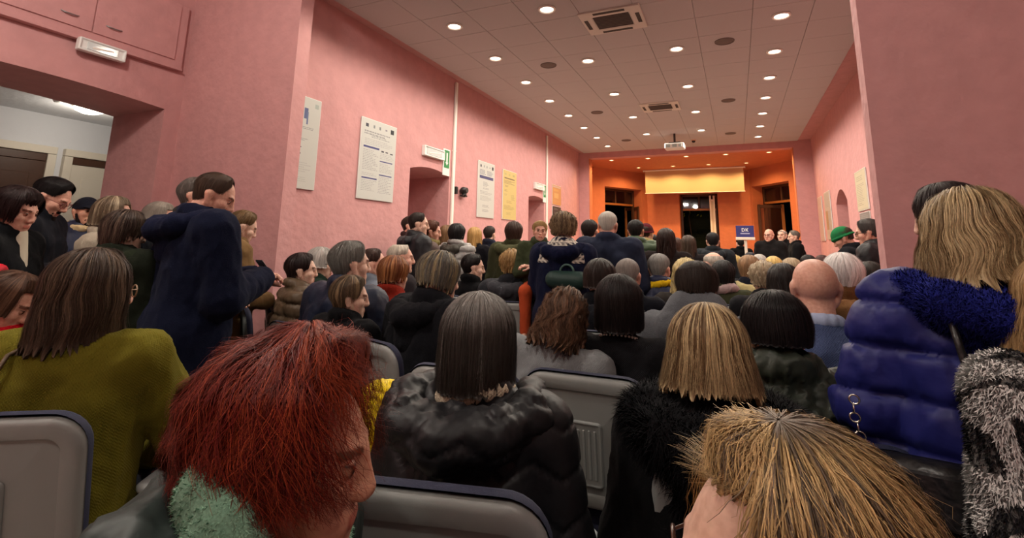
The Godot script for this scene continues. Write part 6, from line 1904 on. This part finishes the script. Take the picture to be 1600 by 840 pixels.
	person({"at": Vector3(0.911, 1.663, -5.886), "label": "standing person in a green knitted hat looking down at a phone", "turn": 70, "hat": srgb(34, 110, 66), "hair": "ring", "hair_color": srgb(60, 46, 38), "skin": "rosy", "pose": {"kind": "stand", "arms": "phone", "head": Vector3(30, 4, 0)}, "coat": {"color": srgb(30, 32, 38), "kind": "wool", "bulk": 0.03, "hem": 0.2}, "phone": "dark phone held by the person in the green knitted hat"})
	person({"at": Vector3(-3.580, 1.697, -1.407), "label": "standing woman with dark brown fringe hair and black coat at the arch", "turn": -52, "hair": "layered", "hair_over": {"lf": 0.035, "tf": 58.0, "vol": 0.03}, "hair_color": srgb(44, 28, 28), "skin": "rosy", "near": true, "pose": {"kind": "stand", "arms": "front", "head": Vector3(14, -8, 0)}, "coat": {"color": srgb(22, 23, 26), "kind": "wool", "bulk": 0.03, "hem": 0.3, "cell": 0.013}, "blouse": srgb(200, 190, 170)})
	person({"at": Vector3(-4.167, 1.816, -1.844), "label": "standing man with black hair, beard and glasses looking down", "turn": -44, "hair": "short", "hair_over": {"vol": 0.02}, "hair_color": srgb(24, 22, 24), "skin": "rosy", "glasses": srgb(120, 50, 50), "beard": srgb(40, 30, 28), "near": true, "pose": {"kind": "stand", "sex": "man", "arms": "phone", "head": Vector3(30, -6, 0)}, "coat": {"color": srgb(26, 28, 36), "kind": "wool", "bulk": 0.03, "hem": 0.2, "cell": 0.014}})
	person({"at": Vector3(-4.800, 1.767, -2.295), "label": "man in a black peaked cap with dark beard at the arch", "turn": -92, "hat": srgb(24, 26, 36), "brim": true, "beard": srgb(34, 28, 28), "hair": "ring", "hair_color": srgb(26, 24, 26), "skin": "tan", "near": true, "pose": {"kind": "stand", "sex": "man", "arms": "front"}, "coat": {"color": srgb(30, 36, 58), "kind": "nylon", "bulk": 0.04, "hem": 0.1, "cell": 0.014}, "scarf": srgb(190, 168, 130), "scarf_r": 0.024})
	person({"at": Vector3(-3.684, 1.703, -1.917), "label": "standing woman with streaked blond hair behind the green hood", "turn": -46, "hair": "bob", "hair_over": {"lb": 0.09, "ls": 0.09, "base": Color(0.20, 0.14, 0.09), "streak": Color(0.55, 0.44, 0.30)}, "hair_color": Color.WHITE, "skin": "rosy", "near": true, "pose": {"kind": "stand", "arms": "front", "head": Vector3(4, 0, 0)}, "coat": {"color": srgb(196, 184, 164), "kind": "wool", "bulk": 0.02, "hem": 0.2, "cell": 0.015}})
	person({"at": Vector3(-2.940, 1.581, -1.607), "label": "standing woman with tied brown hair in a dark green hooded parka", "turn": 14, "hair": "layered", "hair_over": {"lb": 0.10, "ls": 0.04, "base": Color(0.06, 0.038, 0.03), "streak": Color(0.16, 0.11, 0.08)}, "hair_color": Color.WHITE, "near": true, "pose": {"kind": "stand", "arms": "front", "head": Vector3(8, -24, 0)}, "coat": {"color": srgb(36, 42, 32), "kind": "wool", "bulk": 0.045, "hem": 0.3, "cell": 0.013}, "hood": srgb(46, 54, 40), "hood_size": 1.2})
	person({"at": Vector3(-3.879, 1.702, -2.331), "label": "standing older woman with ash-white hair and glasses behind the navy duffle coat", "turn": -58, "hair": "bob", "hair_over": {"lb": 0.03, "ls": 0.02}, "hair_color": srgb(172, 162, 150), "skin": "rosy", "glasses": srgb(70, 60, 56), "near": true, "pose": {"kind": "stand", "arms": "front", "head": Vector3(8, 0, 0)}, "coat": {"color": srgb(22, 24, 30), "kind": "wool", "bulk": 0.03, "hem": 0.3, "cell": 0.015}})
	person({"at": Vector3(-3.236, 1.846, -2.145), "label": "grey-haired man with glasses half hidden behind the navy duffle coat", "turn": -52, "hair": "short", "hair_color": srgb(110, 102, 96), "skin": "rosy", "glasses": srgb(60, 40, 40), "pose": {"kind": "stand", "sex": "man", "arms": "front"}, "coat": {"color": srgb(60, 56, 56), "kind": "wool", "bulk": 0.02, "hem": 0.1}})
	person({"at": Vector3(-2.561, 1.789, -1.847), "label": "standing man with thinning hair in a long navy duffle coat with hood", "turn": -14, "hair": "short", "hair_over": {"vol": 0.008, "tf": 34.0}, "hair_color": srgb(82, 64, 52), "skin": "rosy", "near": true, "hair_top": 0.004, "pose": {"kind": "stand", "sex": "man", "arms": "phone", "head": Vector3(24, -30, 0), "wide": 1.12}, "coat": {"color": srgb(22, 28, 52), "kind": "wool", "bulk": 0.05, "hem": 0.45, "cell": 0.013}, "hood": srgb(24, 30, 56), "hood_size": 1.25, "phone": "black phone held by the man in the navy duffle coat"})
	person({"at": Vector3(-3.296, 1.643, -2.606), "label": "person in a camel wool coat standing against the left pier", "turn": -30, "hair": "short", "hair_over": {"vol": 0.02}, "hair_color": srgb(120, 94, 62), "pose": {"kind": "stand", "arms": "front", "head": Vector3(20, 0, 0)}, "coat": {"color": srgb(142, 112, 74), "kind": "wool", "bulk": 0.04, "hem": 0.5, "cell": 0.016}})
	person({"at": Vector3(-3.062, 1.536, -1.060), "label": "person in a red padded jacket at the left edge", "turn": -50, "hair": "bob", "hair_color": srgb(40, 30, 30), "pose": {"kind": "stand", "head": Vector3(10, 0, 0)}, "coat": {"color": srgb(196, 24, 44), "kind": "nylon", "bulk": 0.04, "hem": 0.1, "quilt": {"step": 0.085, "depth": 0.012, "width": 0.010}, "cell": 0.014}})
	person({"at": Vector3(-2.750, 1.283, -1.140), "label": "seated woman with auburn hair, red scarf and navy jacket looking down", "chair_label": "grey plastic chair under the auburn-haired woman with the red scarf", "turn": -46, "hair": "bob", "hair_over": {"lb": 0.06, "ls": 0.05, "base": Color(0.09, 0.045, 0.028), "streak": Color(0.22, 0.12, 0.075), "face": 0.9}, "hair_color": Color.WHITE, "skin": "rosy", "near": true, "pose": {"kind": "sit", "head": Vector3(26, -4, 0), "lean": 6}, "coat": {"color": srgb(28, 32, 52), "kind": "nylon", "bulk": 0.03, "cell": 0.012}, "scarf": srgb(196, 24, 40)})
	person({"at": Vector3(-1.974, 1.405, -0.995), "label": "seated woman with long brown hair and a mustard green sweater, bag strap over shoulder", "chair_label": "grey plastic chair with navy rim under the woman in the mustard sweater", "turn": 34, "hair": "long", "hair_over": {"lb": 0.18, "ls": 0.17, "vol": 0.018, "flare": 0.08, "base": Color(0.06, 0.038, 0.026), "streak": Color(0.15, 0.10, 0.066)}, "hair_color": Color.WHITE, "skin": "rosy", "near": true, "glasses": srgb(150, 120, 90), "pose": {"kind": "sit", "head": Vector3(2, -40, 0), "lean": 2, "wide": 1.0, "elbow_r": Vector3(0.28, 0.2, -0.1)}, "coat": {"color": srgb(98, 92, 27), "kind": "knit", "bulk": 0.022, "fold": 0.01, "fold_freq": 8.0, "name": "sweater", "collar": 0.0}, "strap": "brown leather shoulder bag worn over the mustard sweater"})

func _ready() -> void:
	rng.seed = 5
	build_camera_and_light()
	build_materials()
	build_lights()
	build_setting()
	build_posters()
	build_fittings()
	build_alcove_doors()
	build_foreground()
	build_crowd()
